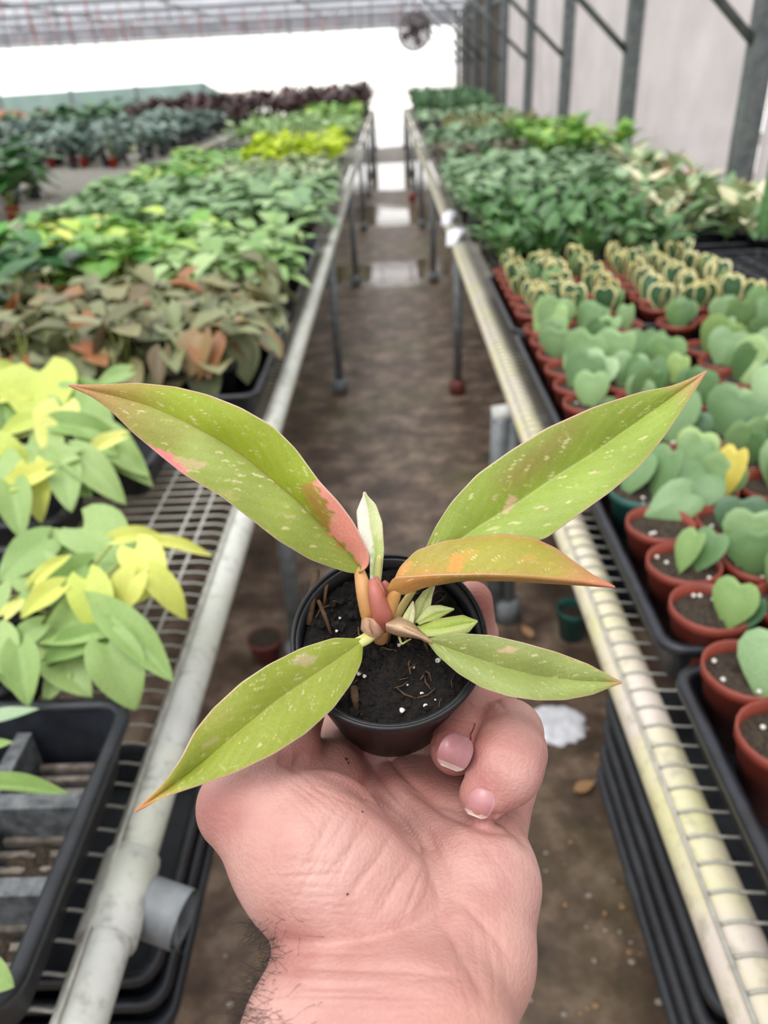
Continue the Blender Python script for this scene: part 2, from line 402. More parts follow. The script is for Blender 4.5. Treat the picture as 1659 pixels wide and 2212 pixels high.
# ================================================================== TRAYS
def rrect(hx, hy, r, n=4):
    p = []
    for cx, cy, a0 in ((hx-r, hy-r, 0), (-hx+r, hy-r, 90), (-hx+r, -hy+r, 180), (hx-r, -hy+r, 270)):
        for i in range(n+1):
            a = math.radians(a0+90*i/n); p.append((cx+r*math.cos(a), cy+r*math.sin(a)))
    return p
def ringwall(m, loops):
    b = len(m.v); n = len(loops[0][0])
    for poly, z in loops:
        for x, y in poly: m.vert(x, y, z)
    for i in range(len(loops)-1):
        for k in range(n):
            k2 = (k+1) % n; m.face(b+i*n+k, b+i*n+k2, b+(i+1)*n+k2, b+(i+1)*n+k)
    return b, n
_TC = {}
def tray_meshes(lx, ly, h=.055):
    key = (lx, ly, h)
    if key in _TC: return _TC[key]
    m = MB(); hx, hy = lx/2-.008, ly/2-.008
    b, n = ringwall(m, [(rrect(hx-.012, hy-.012, .018), .0), (rrect(hx, hy, .02), h), (rrect(hx-.003, hy-.003, .018), h), (rrect(hx-.015, hy-.015, .016), .003)])
    m.face(*[b+k for k in range(n-1, -1, -1)]); m.face(*[b+3*n+k for k in range(n)])
    body = m.mesh('tray_body', False); body.materials.append(MATS['tray_plastic'])
    m = MB(); ringwall(m, [(rrect(hx-.004, hy-.004, .018), h-.002), (rrect(hx-.004, hy-.004, .018), h+.003), (rrect(hx+.001, hy+.001, .022), h+.005), (rrect(hx+.008, hy+.008, .026), h+.003), (rrect(hx+.008, hy+.008, .026), h-.006), (rrect(hx+.006, hy+.006, .025), h-.006)])
    rim = m.mesh('rim', True); rim.materials.append(MATS['tray_plastic'])
    _TC[key] = (body, rim); return _TC[key]
def tray(cx, cy, lx, ly, label, group=None, z=BZ, h=.055, cells=None, rz=0, dirt=False):
    body, rim = tray_meshes(lx, ly, h)
    o = empty('plant_tray', (cx, cy, z+.001), rz); tag(o, label, 'tray', group)
    add('tray_body', body, None, o); add('rim', rim, None, o)
    if cells:
        nx, ny = cells; hx, hy = lx/2-.022, ly/2-.022
        for i in range(1, nx):
            x = -hx+2*hx*i/nx; MB().box((x-.007, -hy, .003), (x+.007, hy, h-.018)).add('divider', 'divider_plastic', o)
        for j in range(1, ny):
            y = -hy+2*hy*j/ny; MB().box((-hx, y-.008, .003), (hx, y+.008, h-.017)).add('divider', 'divider_plastic', o)
        if dirt:
            for i in range(nx):
                for j in range(ny):
                    x = -hx+2*hx*(i+.5)/nx; y = -hy+2*hy*(j+.5)/ny
                    if i < nx-3: continue
                    for q in range(5):
                        yy = y-.03+.015*q; MB().box((x-.032, yy-.003, .003), (x+.032, yy+.003, .009)).add('floor_rib', 'rib_plastic', o)
                    if (i, j) != (nx-1, 2):
                        c = add('soil_crumbs', soil_mesh(.026, .006, 9), 'potting_soil', o, (x+.004, y, .009))
    return o
def soil_mesh(r, bump, seed, n=14, rings=4):
    rg = random.Random(seed); m = MB(); m.vert(0, 0, bump*.6)
    for k in range(1, rings+1):
        for i in range(n):
            t = 2*math.pi*i/n; rr = r*k/rings*(1 if k == rings else rg.uniform(.93, 1.07)); m.vert(rr*math.cos(t), rr*math.sin(t), rg.uniform(-.5, .9)*bump if k < rings else -bump*.3)
    for i in range(n): m.face(0, 1+i, 1+(i+1) % n)
    for k in range(rings-1):
        for i in range(n):
            a = 1+k*n+i; b = 1+k*n+(i+1) % n; m.face(a, a+n, b+n, b)
    return m.mesh('soil', True)
# empty cell tray, front left
tray(-.533, .405, .54, .285, 'empty black cell tray with dirty dividers at the front of the left bench', cells=(6, 3), h=.062, dirt=True)

# ================================================================== POTS
def pot_mesh(r, h, name='pot', n=20, mat='black_plastic'):
    m = MB().lathe([(r*.70, 0), (r*.93, h-.012), (r, h-.011), (r*1.0, h), (r*.94, h), (r*.90, h-.013), (r*.66, .004)], n)
    b = len(m.v); m.face(*[k for k in range(n-1, -1, -1)]); m.face(*[6*n+k for k in range(n)])
    me = m.mesh(name, True); me.materials.append(MATS[mat]); return me
POT_RED = pot_mesh(.0405, .082, 'pot', 22, 'red_pot'); POT_RED2 = pot_mesh(.036, .07, 'pot', 16, 'red_pot_bright')
POT_TEAL = pot_mesh(.040, .082, 'pot', 22, 'teal_pot'); POT_BLK = pot_mesh(.045, .075, 'pot', 16, 'black_plastic')
POT_DRED = pot_mesh(.04, .06, 'pot', 16, 'red_foot'); POT_WHT = pot_mesh(.05, .09, 'pot', 16, 'white_pot')
SOILS = []
for i in range(4):
    me = soil_mesh(.037, .006, i); me.materials.append(MATS['potting_soil']); SOILS.append(me)
PERL = []
for i in range(3):
    m = MB(); m.lathe([(.0005, -.002), (.0022, -.001), (.0025, .0006), (.0012, .002)], 6, (0, 0, 0), True); me = m.mesh('perlite', True); me.materials.append(MATS['perlite']); PERL.append(me)

# ================================================================== LEAF SHAPES (unit length along +x, upper side +z)
def leaf_mesh(name, kind, fold=.12, droop=.25, nt=9, ns=4, mat=None, wave=0.0, thick=0):
    m = MB(); leaf_into(m, kind, fold, droop, nt, ns, wave); me = m.mesh(name, True)
    if mat: me.materials.append(MATS[mat])
    return me
def halfw(kind, t):
    if kind == 'heart': return .78*(t+.02)**.38*max(0, 1-t)**.78*(1+.12*math.sin(math.pi*t))
    if kind == 'ovate': return .27*math.sin(math.pi*t**.75)**.9
    if kind == 'lance': return .13*math.sin(math.pi*t**.8)**.8
    if kind == 'grass': return .035*(1-t)**.5
    if kind == 'arrow': return .38*math.sin(math.pi*min(1, t*.9+.1)**.6)*(1-t**4)
    return .25*math.sin(math.pi*t)
def leaf_into(m, kind, fold, droop, nt=9, ns=4, wave=0.0, M=None):
    b = len(m.v); lob = .2 if kind in ('heart', 'arrow') else 0
    for i in range(nt+1):
        t = i/nt; w = halfw(kind, t)
        for j in range(-ns//2, ns//2+1):
            s = j/(ns/2); x = t-lob*(abs(s)**1.6)*(1-t)**4; y = s*w
            z = abs(s)*w*fold*2-droop*t*t+wave*math.sin(t*9+s*2)*abs(s)
            p = Vector((x, y, z))
            if M is not None: p = M @ p
            m.vert(*p)
    k = 2*(ns//2)+1
    for i in range(nt):
        for j in range(k-1):
            a = b+i*k+j; m.face(a, a+k, a+k+1, a+1)
def hoya_mesh(name, mats, n=20, rings=4, thick=.05, curl=.06, wide=1.0):
    """thick notched heart standing along +x, base at the origin"""
    out = []
    for i in range(n):
        t = 2*math.pi*i/n; hx = 13*math.cos(t)-5*math.cos(2*t)-2*math.cos(3*t)-math.cos(4*t); hy = 16*math.sin(t)**3
        ex = 14*math.cos(t); ey = 15*math.sin(t); k = .62
        out.append(((k*hx+(1-k)*ex-1.5)/29.0+.51, (k*hy+(1-k)*ey)/33.0*wide))
    m = MB()
    for sgn in (1, -1):
        b = len(m.v); m.vert(.55, 0, sgn*thick)
        for r in range(1, rings+1):
            q = r/rings
            for x, y in out:
                z = sgn*thick*math.sqrt(max(0, 1-q**3.0))+curl*(2*y*q)**2-.05*(x-.5)*(1 if q else 0)
                m.vert(.55+(x-.55)*q, y*q, z)
        m.cur = 0
        for i in range(n):
            f = (b, b+1+i, b+1+(i+1) % n); m.face(*(f if sgn > 0 else f[::-1]))
        for r in range(rings-1):
            m.cur = 1 if (len(mats) > 1 and r >= rings-2) else 0
            for i in range(n):
                a = b+1+r*n+i; c = b+1+r*n+(i+1) % n; f = (a, a+n, c+n, c); m.face(*(f if sgn > 0 else f[::-1]))
    me = m.mesh(name, True)
    for x in mats: me.materials.append(MATS[x])
    return me
leafmat('lime', ['dade74', 'c9d464', 'bece62', 'e2e486', 'd0d76a'], .45, .3, .12)
leafmat('mid_green', ['95b26a', '87a860', 'a5be78', '8dad66', '9cb870'], .42, .25, .14)
leafmat('hoya_green', ['6d8f5c', '5c804e', '86a76e', '66894f', '98b56a', '7c9c6a', '547848', '8fae7c'], .4, .06, .12)
leafmat('hoya_dark', ['3f6340', '466c45', '385a3c'], .4, .06, .12)
leafmat('hoya_yellow', ['cfbf58', 'c6b94e'], .45, .1, .1)
leafmat('hoya_margin', ['e4dda6', 'dcd594', 'ded08c'], .45, .1, .1)
leafmat('micans', ['7d8258', '6d7852', '8f9064', '6a6a4c', '848a62', '9c5a32', '7c875c', '8c9068', '5f6a4a', '807650', '88946a', '6f6248'], .45, .18, .2)
leafmat('deep_green', ['2f5a30', '3c6e38', '27502c', '4a7d40'], .35, .15, .18)
leafmat('fresh_green', ['5c9a3c', '86b450', '68a24a', 'a2c65a', '518c42', 'b2cc5c'], .4, .25, .18)
leafmat('grey_green', ['719462', '84a674', '64875a', '94b27c', '7a9f66'], .38, .18, .18)
leafmat('pale_cream', ['9db083', 'b8c49a', '8aa572', 'c5cdaa', '7f9d66'], .45, .2, .18)
leafmat('bright_lime', ['b4cc20', 'c2d62c', 'a5c21e', 'cbdc3c'], .45, .35, .12)
leafmat('sage', ['72936a', '8aa87e', '60825c', '9fb892', '7c9c72'], .38, .15, .2)
leafmat('dark_oval', ['39622f', '46723a', '527f44', '30562b', '648f52'], .35, .12, .2)
leafmat('aglaonema', ['5f8254', '7c9a68', '8fa878', 'a8b98c', 'c8c8a0', 'dcd8b2', 'e8e2c0', 'b4c094', '7c9a68', '668a5a'], .4, .15, .2)
leafmat('pink_leaf', ['d9a08c', 'd8b59c', 'c98c7c'], .4, .2, .1)
leafmat('brown_bronze', ['5a5140', '6a5c48', '50503c', '77664e'], .5, .15, .2)
leafmat('olive', ['7c8450', '92935e', '6a7a4a', 'a0996a'], .45, .18, .2)
leafmat('taupe', ['7a7f70', '8b8d80', '6c7565'], .5, .15, .2)
leafmat('light_green', ['86ab66', '9dbc78', '749c58', 'aac588'], .42, .25, .18)
leafmat('purple_brown', ['4a3638', '5c4244', '3c2f34', '6e4a48', '44403a'], .45, .15, .2)
leafmat('grass_green', ['58805a', '6b9268', '4a704e', '7fa27a'], .45, .15, .2)
leafmat('slate_green', ['567068', '6c867a', '4a635a', '8a9c90', '60786a'], .4, .12, .22)
leafmat('peach', ['c08a6a', 'b57a5c', 'caa080'], .5, .2, .15)
plain('cactus_green', '4f7a46', '6d9a5c', 30, .5, .3)
plain('stem_green', '8c9a4e', 'a9b060', 40, .5, .1)

def variants(prefix, kind, mat, n=3, fold=(.05, .3), droop=(.1, .5), nt=7, wave=.02, ns=4):
    return [leaf_mesh('leaf', kind, random.uniform(*fold), random.uniform(*droop), nt, ns, mat, wave) for _ in range(n)]
def orient(o, B, T, N, width=1.0, thickscale=1.0):
    """place a unit leaf with base B and tip T (same space), upper side towards N"""
    B, T, N = Vector(B), Vector(T), Vector(N); x = T-B; L = x.length; x.normalize()
    z = (N-x*N.dot(x)); z = z.normalized() if z.length > 1e-6 else x.orthogonal().normalized(); y = z.cross(x)
    M = Matrix((x*L, y*L*width, z*L*thickscale)).transposed().to_4x4(); M.translation = B; o.matrix_local = M
def kindset(shape, mat, n, size, h, spread, droop=(.15, .5), elev=(-10, 50), width=(.8, 1.1), pot=None, cell=True):
    return dict(meshes=variants('', shape, mat, 4, droop=droop), n=n, size=size, h=h, spread=spread, elev=elev, width=width, pot=pot, shape=shape, mat=mat, droop=droop)
def leaf_pose(K, i, n):
    az = 2.4*i+random.uniform(-.5, .5); el = math.radians(random.uniform(*K['elev'])); q = math.sqrt((i+.5)/n)
    r0 = K['spread']*q*random.uniform(.5, 1); hh = random.uniform(*K['h'])*(1.05-.35*q)
    B = Vector((r0*math.cos(az), r0*math.sin(az), hh)); L = random.uniform(*K['size'])
    T = B+Vector((math.cos(el)*math.cos(az), math.cos(el)*math.sin(az), math.sin(el)))*L
    return B, T, random.uniform(*K['width'])
def plant_leaves(K, loc, label, cat, group, name='foliage_plant', potmesh=None, zp=.002, stems=True):
    p = empty(name, loc, random.uniform(0, 6.28)); tag(p, label, cat, group)
    if potmesh is not None:
        po = add('pot', potmesh, None, p, (0, 0, 0)); so = add('soil', random.choice(SOILS), None, p, (0, 0, potmesh_h(potmesh)-.012))
    n = random.randint(*K['n'])
    m = MB()
    for i in range(n):
        B, T, w = leaf_pose(K, i, n); o = add('leaf', random.choice(K['meshes']), None, p)
        orient(o, B, T, (0, 0, 1), w)
        m.tube([(0, 0, .045), (B.x*.5, B.y*.5, B.z*.75), B], [.0022, .0018, .0014], 4, False)
    if stems: m.add('stems', 'stem_green', p, True)
    return p
def potmesh_h(me): return max(v.co.z for v in me.vertices)
_CL = {}
def clump(K, key, nv=4, dens=1.0):
    if key not in _CL:
        L = []
        for _ in range(nv):
            m = MB(); n = int(random.randint(*K['n'])*dens)
            for i in range(n):
                B, T, w = leaf_pose(K, i, n); x = T-B; l = x.length; x.normalize(); z = Vector((0, 0, 1)); z = (z-x*z.dot(x)).normalized(); y = z.cross(x)
                M = Matrix((x*l, y*l*w, z*l)).transposed().to_4x4(); M.translation = B
                m.r = .001; m.cur = 1; m.tube([(B.x*.1, B.y*.1, .05), (B.x*.6, B.y*.6, B.z*.8), B], .0018, 3, False); m.cur = 0
                m.r = random.uniform(.01, .99); leaf_into(m, K['shape'], random.uniform(.05, .2), random.uniform(*K['droop']), 5, 2, .02, M)
            m.cur = 1; m.r = 0; m.lathe([(.03, 0), (.042, .06), (.036, .058), (.001, .052)], 8)
            me = m.mesh('foliage', True); me.materials.append(MATS[K['mat']]); me.materials.append(MATS['black_plastic']); L.append(me)
        _CL[key] = L
    return _CL[key]
KN = dict(oval='oval_leaf', agl='variegated', sage='silvery_leaf', bron='bronze_leaf', fresh='bushy_green', oliv='olive_leaf', grass='grassy', mic='bronze_heart_leaf', dg='glossy_leaf', mg='fresh_heart_leaf', lg2='light_heart_leaf', lime='lime_heart_leaf', gg='grey_heart_leaf', pale='small_leaf', blime='lime_leaf', taupe='taupe_leaf', light='light_green', purp='purple_leaf', deep='drooping_dark', slate='arrow_leaf', peach='peach_leaf')
import re as _re
def ordw(n): return ORD[n] if n < len(ORD) else f'{n+1}th'
def short(label): return _re.split(r' (?:in the|near the|by the|left of|at the|on the|far |beyond|halfway|against|beside|behind|along|among|before|below)', label)[0]
def block(K, key, x0, x1, y0, y1, pitch, label, group, cat='plant', detail=True, pot=None, name='foliage_plant', jit=.2, z=BZ, rim=True):
    nx = max(1, int(abs(x1-x0)/pitch)); ny = max(1, int((y1-y0)/pitch)); c = 0
    for j in range(ny):
        for i in range(nx):
            x = x0+(x1-x0)*(i+.5)/nx+random.uniform(-jit, jit)*pitch; y = y0+(y1-y0)*(j+.5)/ny+random.uniform(-jit, jit)*pitch
            if not inframe((x, y, z+.12)): continue
            lab2 = f"{short(label)}, {'right' if x > 0 else 'left' if x > -1.7 else 'second' if x > -3.4 else 'third' if x > -5.2 else 'farthest left'} bench, {ordw(j)} row of its patch, {ordw(i)} from {'aisle' if x > -1.7 else 'the right'}"
            c += 1; name = KN.get(key, key)+'_plant'
            if detail: plant_leaves(K, (x, y, z+.0045), lab2, cat, group, name, pot)
            else:
                o = add(name, random.choice(clump(K, key)), None, None, (x, y, z+.0045)); o.rotation_euler = (0, 0, random.uniform(0, 6.28)); s = random.uniform(.85, 1.15); o.scale = (s, s, s)
                tag(o, lab2, cat, group)
    return c

# ================================================================== RIGHT BENCH: heart-leaf succulents in red pots
def ony(u, v, y):
    d = ray(u, v); return CAM+d*(y/d[1])
HG = [hoya_mesh('leaf', ['hoya_green'], wide=w, curl=c) for w, c in ((1.0, .05), (.92, .12), (1.08, .02))]
HD = [hoya_mesh('leaf', ['hoya_dark'], wide=w, curl=c) for w, c in ((1.0, .05), (.95, .1))]
HY = [hoya_mesh('leaf', ['hoya_yellow'], wide=.9, curl=.1)]
HV = [hoya_mesh('leaf', ['hoya_dark', 'hoya_margin'], wide=w, curl=c, rings=6) for w, c in ((.95, .08), (.85, .15), (1.0, .02))]
for me in HV:   # variegated: margin covers the outer third
    pass
TRY = [(.055, .575), (.595, 1.115), (1.135, 1.655), (1.675, 2.195)]
for j, (a, b) in enumerate(TRY):
    for i in range(4):
        cx = .393+.28*i; cy = (a+b)/2
        if not inframe((cx-.14, cy, BZ), 100): continue
        if j == 3 and i > 1: continue
        row = ['first', 'second', 'third', 'fourth'][j]; colm = ['against the aisle rail', 'one in from the aisle rail', 'two in from the aisle rail', 'nearest the side wall'][i]
        tray(cx, cy, .28, .52, f'black tray of red pots, {row} from the camera, {colm}', 'trays of red succulent pots')
POTZ = BZ+.0045
def succulent(x, y, label, group, leaves=None, pot=POT_RED, kind='green', nl=None):
    p = empty('heart_leaf_succulent', (x, y, POTZ)); tag(p, label, 'succulent', group)
    add('pot', pot, None, p); so = add('soil', random.choice(SOILS), None, p, (0, 0, .072)); so.rotation_euler = (0, 0, random.uniform(0, 6))
    if y < 1.2:
        for _ in range(random.randint(2, 5)):
            t = random.uniform(0, 6.28); r = random.uniform(.012, .032); add('perlite', random.choice(PERL), None, p, (r*math.cos(t), r*math.sin(t), .076))
    if leaves:
        for B, T, N, w, mesh in leaves:
            o = add('leaf', mesh, None, p); orient(o, Vector(B)-p.location, Vector(T)-p.location, N, w)
    else:
        for k in range(nl or random.choice((1, 2, 2, 3))):
            meshes = {'green': HG if random.random() < .93 else HD, 'var': HV if random.random() < .9 else HG}[kind]
            L = random.uniform(.062, .1) if kind == 'green' else random.uniform(.065, .088)
            t = random.uniform(0, 6.28); r = random.uniform(0, .012); B = Vector((r*math.cos(t)+.006*k, r*math.sin(t), .068))
            if kind == 'green': d = Vector((random.uniform(-.1, .75), random.uniform(-.1, .55), 1)).normalized()
            else: d = Vector((random.uniform(-.3, .3), random.uniform(-.25, .25), 1)).normalized()
            N = Vector((random.choice((random.uniform(-2.2, -.5), random.uniform(-.8, .6))), -1, .45)) if kind == 'green' else Vector((random.uniform(-1, 1), random.uniform(-1, .2), .2))
            o = add('leaf', random.choice(meshes), None, p); orient(o, B, B+d*L, N, random.uniform(.78, 1.05) if kind == 'green' else random.uniform(.6, .85))
    return p
def hl(bu, bv, tu, tv, y, dy=.02, N=(-.6, -1, .4), w=1.0, mesh=None):
    B = onz(bu, bv, .672); return (B, ony(tu, tv, B[1]+dy), N, w, mesh or HG[0])
MAN = {  # (row, col): hand-posed leaves read from the photo
    (3, 0): dict(leaves=[hl(1645, 1500, 1700, 1345, 0, .03, (-.8, -.8, .2), 1.0)], lab='with one big upright green leaf cut by the picture edge'),
    (4, 0): dict(leaves=[hl(1572, 1352, 1608, 1232, 0, .02, (-1, -.55, .25), .95), hl(1600, 1362, 1640, 1272, 0, .02, (-1, -.4, .2), .9, HD[0])], lab='with a grey green leaf and a darker one behind it'),
    (5, 0): dict(leaves=[hl(1470, 1233, 1518, 1126, 0, .02, (-1, -.35, .2), .75, HG[1]), hl(1500, 1232, 1562, 1128, 0, .02, (-1, -.5, .2), .8)], lab='with two upright leaves leaning right'),
    (6, 0): dict(leaves=[hl(1402, 1112, 1530, 1050, 0, .005, (-.2, -1, .9), .72), hl(1462, 1100, 1550, 995, 0, .03, (-.5, -1, .5), .95, HG[1])], lab='with two pale green leaves lying to the right'),
    (7, 0): dict(leaves=[hl(1352, 1065, 1405, 955, 0, .02, (-1, -.6, .3), .8), hl(1418, 1075, 1462, 940, 0, .02, (-1, -.4, .2), .85, HG[1])], lab='in the only teal pot', pot=POT_TEAL),
    (6, 1): dict(leaves=[hl(1560, 1075, 1603, 940, 0, .02, (-.9, -.6, .2), .62, HY[0])], lab='with one yellowing leaf'),
    (5, 1): dict(leaves=[hl(1632, 1240, 1640, 1122, 0, .01, (-.3, -1, .2), 1.0, HG[2]), hl(1615, 1205, 1635, 1078, 0, .02, (-.3, -1, .2), 1.0), hl(1600, 1170, 1605, 1050, 0, .03, (-.3, -1, .2), 1.0, HD[0])], lab='with three round leaves one behind another'),
}
rowsY = [.289, .373, .457, .538, .632, .713, .798, .882, .966, 1.05, 1.186, 1.27, 1.354, 1.438, 1.522, 1.606]
for r, y in enumerate(rowsY):
    for c in range(12):
        x = .309+.28*(c//3)+.084*(c % 3)
        if not inframe((x, y, .70), 130): continue
        near = c == 0
        if (r, c) in MAN:
            d = MAN[(r, c)]; succulent(x, y, f"succulent {d['lab']}", 'heart-leaf succulents in red pots', d['leaves'], d.get('pot', POT_RED))
        elif near:
            succulent(x, y, f'green heart-leaf succulent in red pot, {ORD[r]} pot along the right aisle rail', 'heart-leaf succulents in red pots')
        else:
            if random.random() < .08: continue
            succulent(x, y, f'green heart-leaf succulent, {ORD[r]} row from camera, {ORD[c]} pot from the rail', 'heart-leaf succulents in red pots')
# variegated hearts
for r in range(6):
    y = 1.735+.082*r
    for c in range(6):
        x = .309+.28*(c//3)+.084*(c % 3)
        if not inframe((x, y, .68), 100): continue
        succulent(x, y, f'cream-edged heart-leaf succulent, {ORD[r]} row of its trays, {ORD[c]} from the rail', 'variegated heart-leaf succulents', None, POT_RED, 'var', 4)
for q, (u, v) in enumerate(((1560, 655), (1620, 680))):
    p = onz(u, v, .66); succulent(p[0], p[1], ['cream-edged heart-leaf succulent standing alone by the empty trays', 'cream-edged heart showing a full face at the right picture edge'][q], 'variegated heart-leaf succulents', None, POT_RED, 'var', 2)
# empty plug trays behind them
def plug_tray(cx, cy, label, lx=.28, ly=.52):
    o = tray(cx, cy, lx, ly, label, 'empty plug trays')
    for i in range(1, 4): x = -lx/2+.02+(lx-.04)*i/4; MB().box((x-.006, -ly/2+.02, .004), (x+.006, ly/2-.02, .05)).add('divider', 'grey_plastic', o)
    for j in range(1, 8): y = -ly/2+.02+(ly-.04)*j/8; MB().box((-lx/2+.02, y-.006, .004), (lx/2-.02, y+.006, .049)).add('divider', 'grey_plastic', o)
plug_tray(.96, 2.12, 'empty black plug tray behind the variegated hearts, nearer the aisle'); plug_tray(1.24, 2.12, 'empty black plug tray behind the variegated hearts, nearer the wall')
# cactus at the right edge
cp = onz(1642, 548, .62); ca = empty('column_cactus', (cp[0], cp[1], POTZ)); tag(ca, 'tall ribbed green cactus cut by the right picture edge', 'cactus')
add('pot', POT_BLK, None, ca)
for cx, cy, h, r in ((0, 0, .27, .024), (.035, .012, .24, .02), (.03, -.03, .2, .017)):
    m = MB(); n = 20
    for k in range(9):
        t = k/8; rr = r*(1 if t < .85 else math.sqrt(max(.02, 1-((t-.85)/.15)**2)))
        for i in range(n):
            a = 2*math.pi*i/n; q = rr*(1 if i % 2 else .82); m.vert(cx+q*math.cos(a), cy+q*math.sin(a), .05+h*t)
    for k in range(8):
        for i in range(n): m.face(k*n+i, k*n+(i+1) % n, (k+1)*n+(i+1) % n, (k+1)*n+i)
    m.face(*[8*n+i for i in range(n)]); m.add('cactus_stem', 'cactus_green', ca, True)

# ================================================================== FOLIAGE BLOCKS
K_oval = kindset('ovate', 'dark_oval', (13, 18), (.05, .075), (.08, .16), .05, (.0, .3), (15, 70), (1.0, 1.4))
block(K_oval, 'oval', .28, .84, 2.25, 3.15, .1, 'low dark green oval-leaf plant in the patch behind the variegated hearts', 'dark oval-leaf plants', pot=POT_BLK)
K_agl = kindset('ovate', 'aglaonema', (13, 17), (.08, .13), (.06, .15), .05, (.1, .4), (0, 65), (.75, 1.0))
block(K_agl, 'agl', .88, 1.36, 2.48, 3.7, .16, 'cream and green variegated leafy plant near the right wall', 'variegated leafy plants by the right wall', pot=POT_BLK)
pk = onz(1425, 440, .70); K_pk = kindset('ovate', 'pink_leaf', (5, 6), (.09, .13), (.07, .12), .02, (.1, .4), (10, 60))
plant_leaves(K_pk, (pk[0], pk[1], POTZ), 'pale pink and cream leafed plant standing out among the variegated plants', 'plant', None, potmesh=POT_BLK)
pk = onz(1635, 385, .70); plant_leaves(K_pk, (min(pk[0], 1.2), pk[1], POTZ), 'pinkish plant at the right picture edge under the wall', 'plant', None, potmesh=POT_BLK)
tray(1.12, 2.62, .54, .3, 'black tray holding the nearest cream variegated plants')
K_sage = kindset('heart', 'sage', (10, 14), (.05, .085), (.09, .15), .05, (.1, .4), (-5, 50), (.8, 1.1))
block(K_sage, 'sage', .28, 1.02, 3.2, 4.7, .105, 'low silvery green plant in the wide sage patch on the right bench', 'silvery sage plants', pot=POT_BLK)
K_oliv = kindset('ovate', 'olive', (9, 13), (.05, .09), (.07, .17), .05, (.1, .4), (0, 60))
K_bron = kindset('ovate', 'brown_bronze', (10, 14), (.05, .08), (.08, .16), .05, (.1, .4), (0, 60), (.9, 1.3))
K_fresh = kindset('arrow', 'fresh_green', (9, 13), (.08, .13), (.1, .24), .06, (.1, .4), (-5, 50))
K_slate = kindset('arrow', 'slate_green', (8, 12), (.09, .16), (.1, .3), .07, (.1, .4), (-5, 50))
K_grass = kindset('lance', 'grass_green', (22, 30), (.13, .22), (.07, .14), .05, (.1, .3), (55, 85), (.5, .7))
K_pale = kindset('ovate', 'pale_cream', (12, 16), (.045, .07), (.08, .15), .05, (.1, .4), (-5, 55))
K_blime = kindset('arrow', 'bright_lime', (10, 14), (.08, .12), (.1, .2), .05, (.1, .4), (0, 60))
K_taupe = kindset('heart', 'taupe', (10, 14), (.05, .09), (.08, .14), .05, (.1, .4), (0, 50))
K_light = kindset('ovate', 'light_green', (10, 14), (.08, .12), (.09, .2), .06, (.1, .4), (0, 55))
K_purp = kindset('ovate', 'purple_brown', (12, 16), (.1, .18), (.12, .32), .07, (.1, .4), (0, 70))
K_deep = kindset('arrow', 'deep_green', (10, 13), (.12, .2), (.12, .3), .07, (.2, .5), (-10, 50))
K_peach = kindset('ovate', 'peach', (10, 12), (.1, .16), (.15, .3), .06, (.1, .4), (0, 60))
def far(K, key, x0, x1, y0, y1, pitch, label, group): return block(K, key, x0, x1, y0, y1, pitch, label, group, detail=False, name=KN.get(key, key)+'_plant')
far(K_agl, 'agl', 1.05, 1.38, 3.7, 4.6, .17, 'cream flecked leafy plant beside the right wall, behind the aglaonema trays', 'far variegated plants')
far(K_bron, 'bron', .28, .85, 4.75, 5.6, .13, 'bronze brown plant in the dark strip across the right bench', 'bronze plants')
far(K_fresh, 'fresh', .82, 1.36, 4.7, 6.4, .16, 'fresh green bushy plant against the right wall posts', 'fresh green plants')
far(K_sage, 'sage', .28, .85, 5.7, 6.9, .14, 'small silvery plant in the narrow strip behind the bronze plants', 'far silvery plants')
far(K_oliv, 'oliv', .45, 1.36, 6.6, 8.2, .16, 'olive and straw coloured plant far along the right bench', 'olive plants')
far(K_sage, 'sage', .28, 1.36, 8.3, 10.2, .18, 'blue green low plant in the strip before the tall grassy plants', 'blue green far plants')
far(K_grass, 'grass', .3, 1.28, 10.2, 14.3, .2, 'tall grassy plant at the far end of the right bench', 'tall grassy plants')
# left bench
K_mic = kindset('heart', 'micans', (12, 16), (.055, .09), (.09, .18), .06, (.15, .55), (-65, 25), (.75, 1.05))
for j in range(2):
    for i in range(2): tray(-.535-.55*i, 1.49+.3*j, .54, .285, f"black tray under the bronze heart-leaf plants, {['nearer','farther'][j]} row, {['by the aisle rail','further left'][i]}", 'trays under the bronze plants')
block(K_mic, 'mic', -.3, -1.0, 1.42, 2.0, .095, 'bronze and rust coloured heart-leaf plant in the brown patch on the left bench', 'bronze heart-leaf plants', pot=POT_BLK)
K_dg = kindset('ovate', 'deep_green', (8, 11), (.1, .16), (.1, .22), .05, (.2, .5), (-10, 50), (1.0, 1.3))
block(K_dg, 'dg', -.95, -1.42, 1.6, 2.35, .15, 'broad glossy deep green plant at the left picture edge', 'glossy deep green plants', pot=POT_BLK)
K_mg = kindset('heart', 'fresh_green', (10, 14), (.06, .095), (.1, .17), .06, (.15, .5), (-20, 40))
K_lg2 = kindset('heart', 'light_green', (10, 13), (.06, .09), (.1, .17), .06, (.15, .5), (-20, 40))
K_lime = kindset('heart', 'lime', (8, 11), (.06, .09), (.09, .16), .05, (.15, .5), (-25, 40))
K_mid = kindset('heart', 'mid_green', (8, 11), (.06, .09), (.08, .15), .05, (.15, .5), (-25, 40))
block(K_mg, 'mg', -.62, -1.4, 2.25, 2.95, .125, 'fresh green and lime heart-leaf plant left of the aisle, beyond the bronze ones', 'fresh heart-leaf plants', pot=POT_BLK)
block(K_lg2, 'lg2', -.3, -.66, 2.1, 2.75, .11, 'light green heart-leaf plant by the left rail, beyond the bronze ones', 'light heart-leaf plants', pot=POT_BLK)
block(K_lime, 'lime', -1.0, -1.4, 2.4, 3.1, .17, 'yellow lime heart-leaf plant among the fresh green ones', 'lime heart-leaf plants far left', pot=POT_BLK)
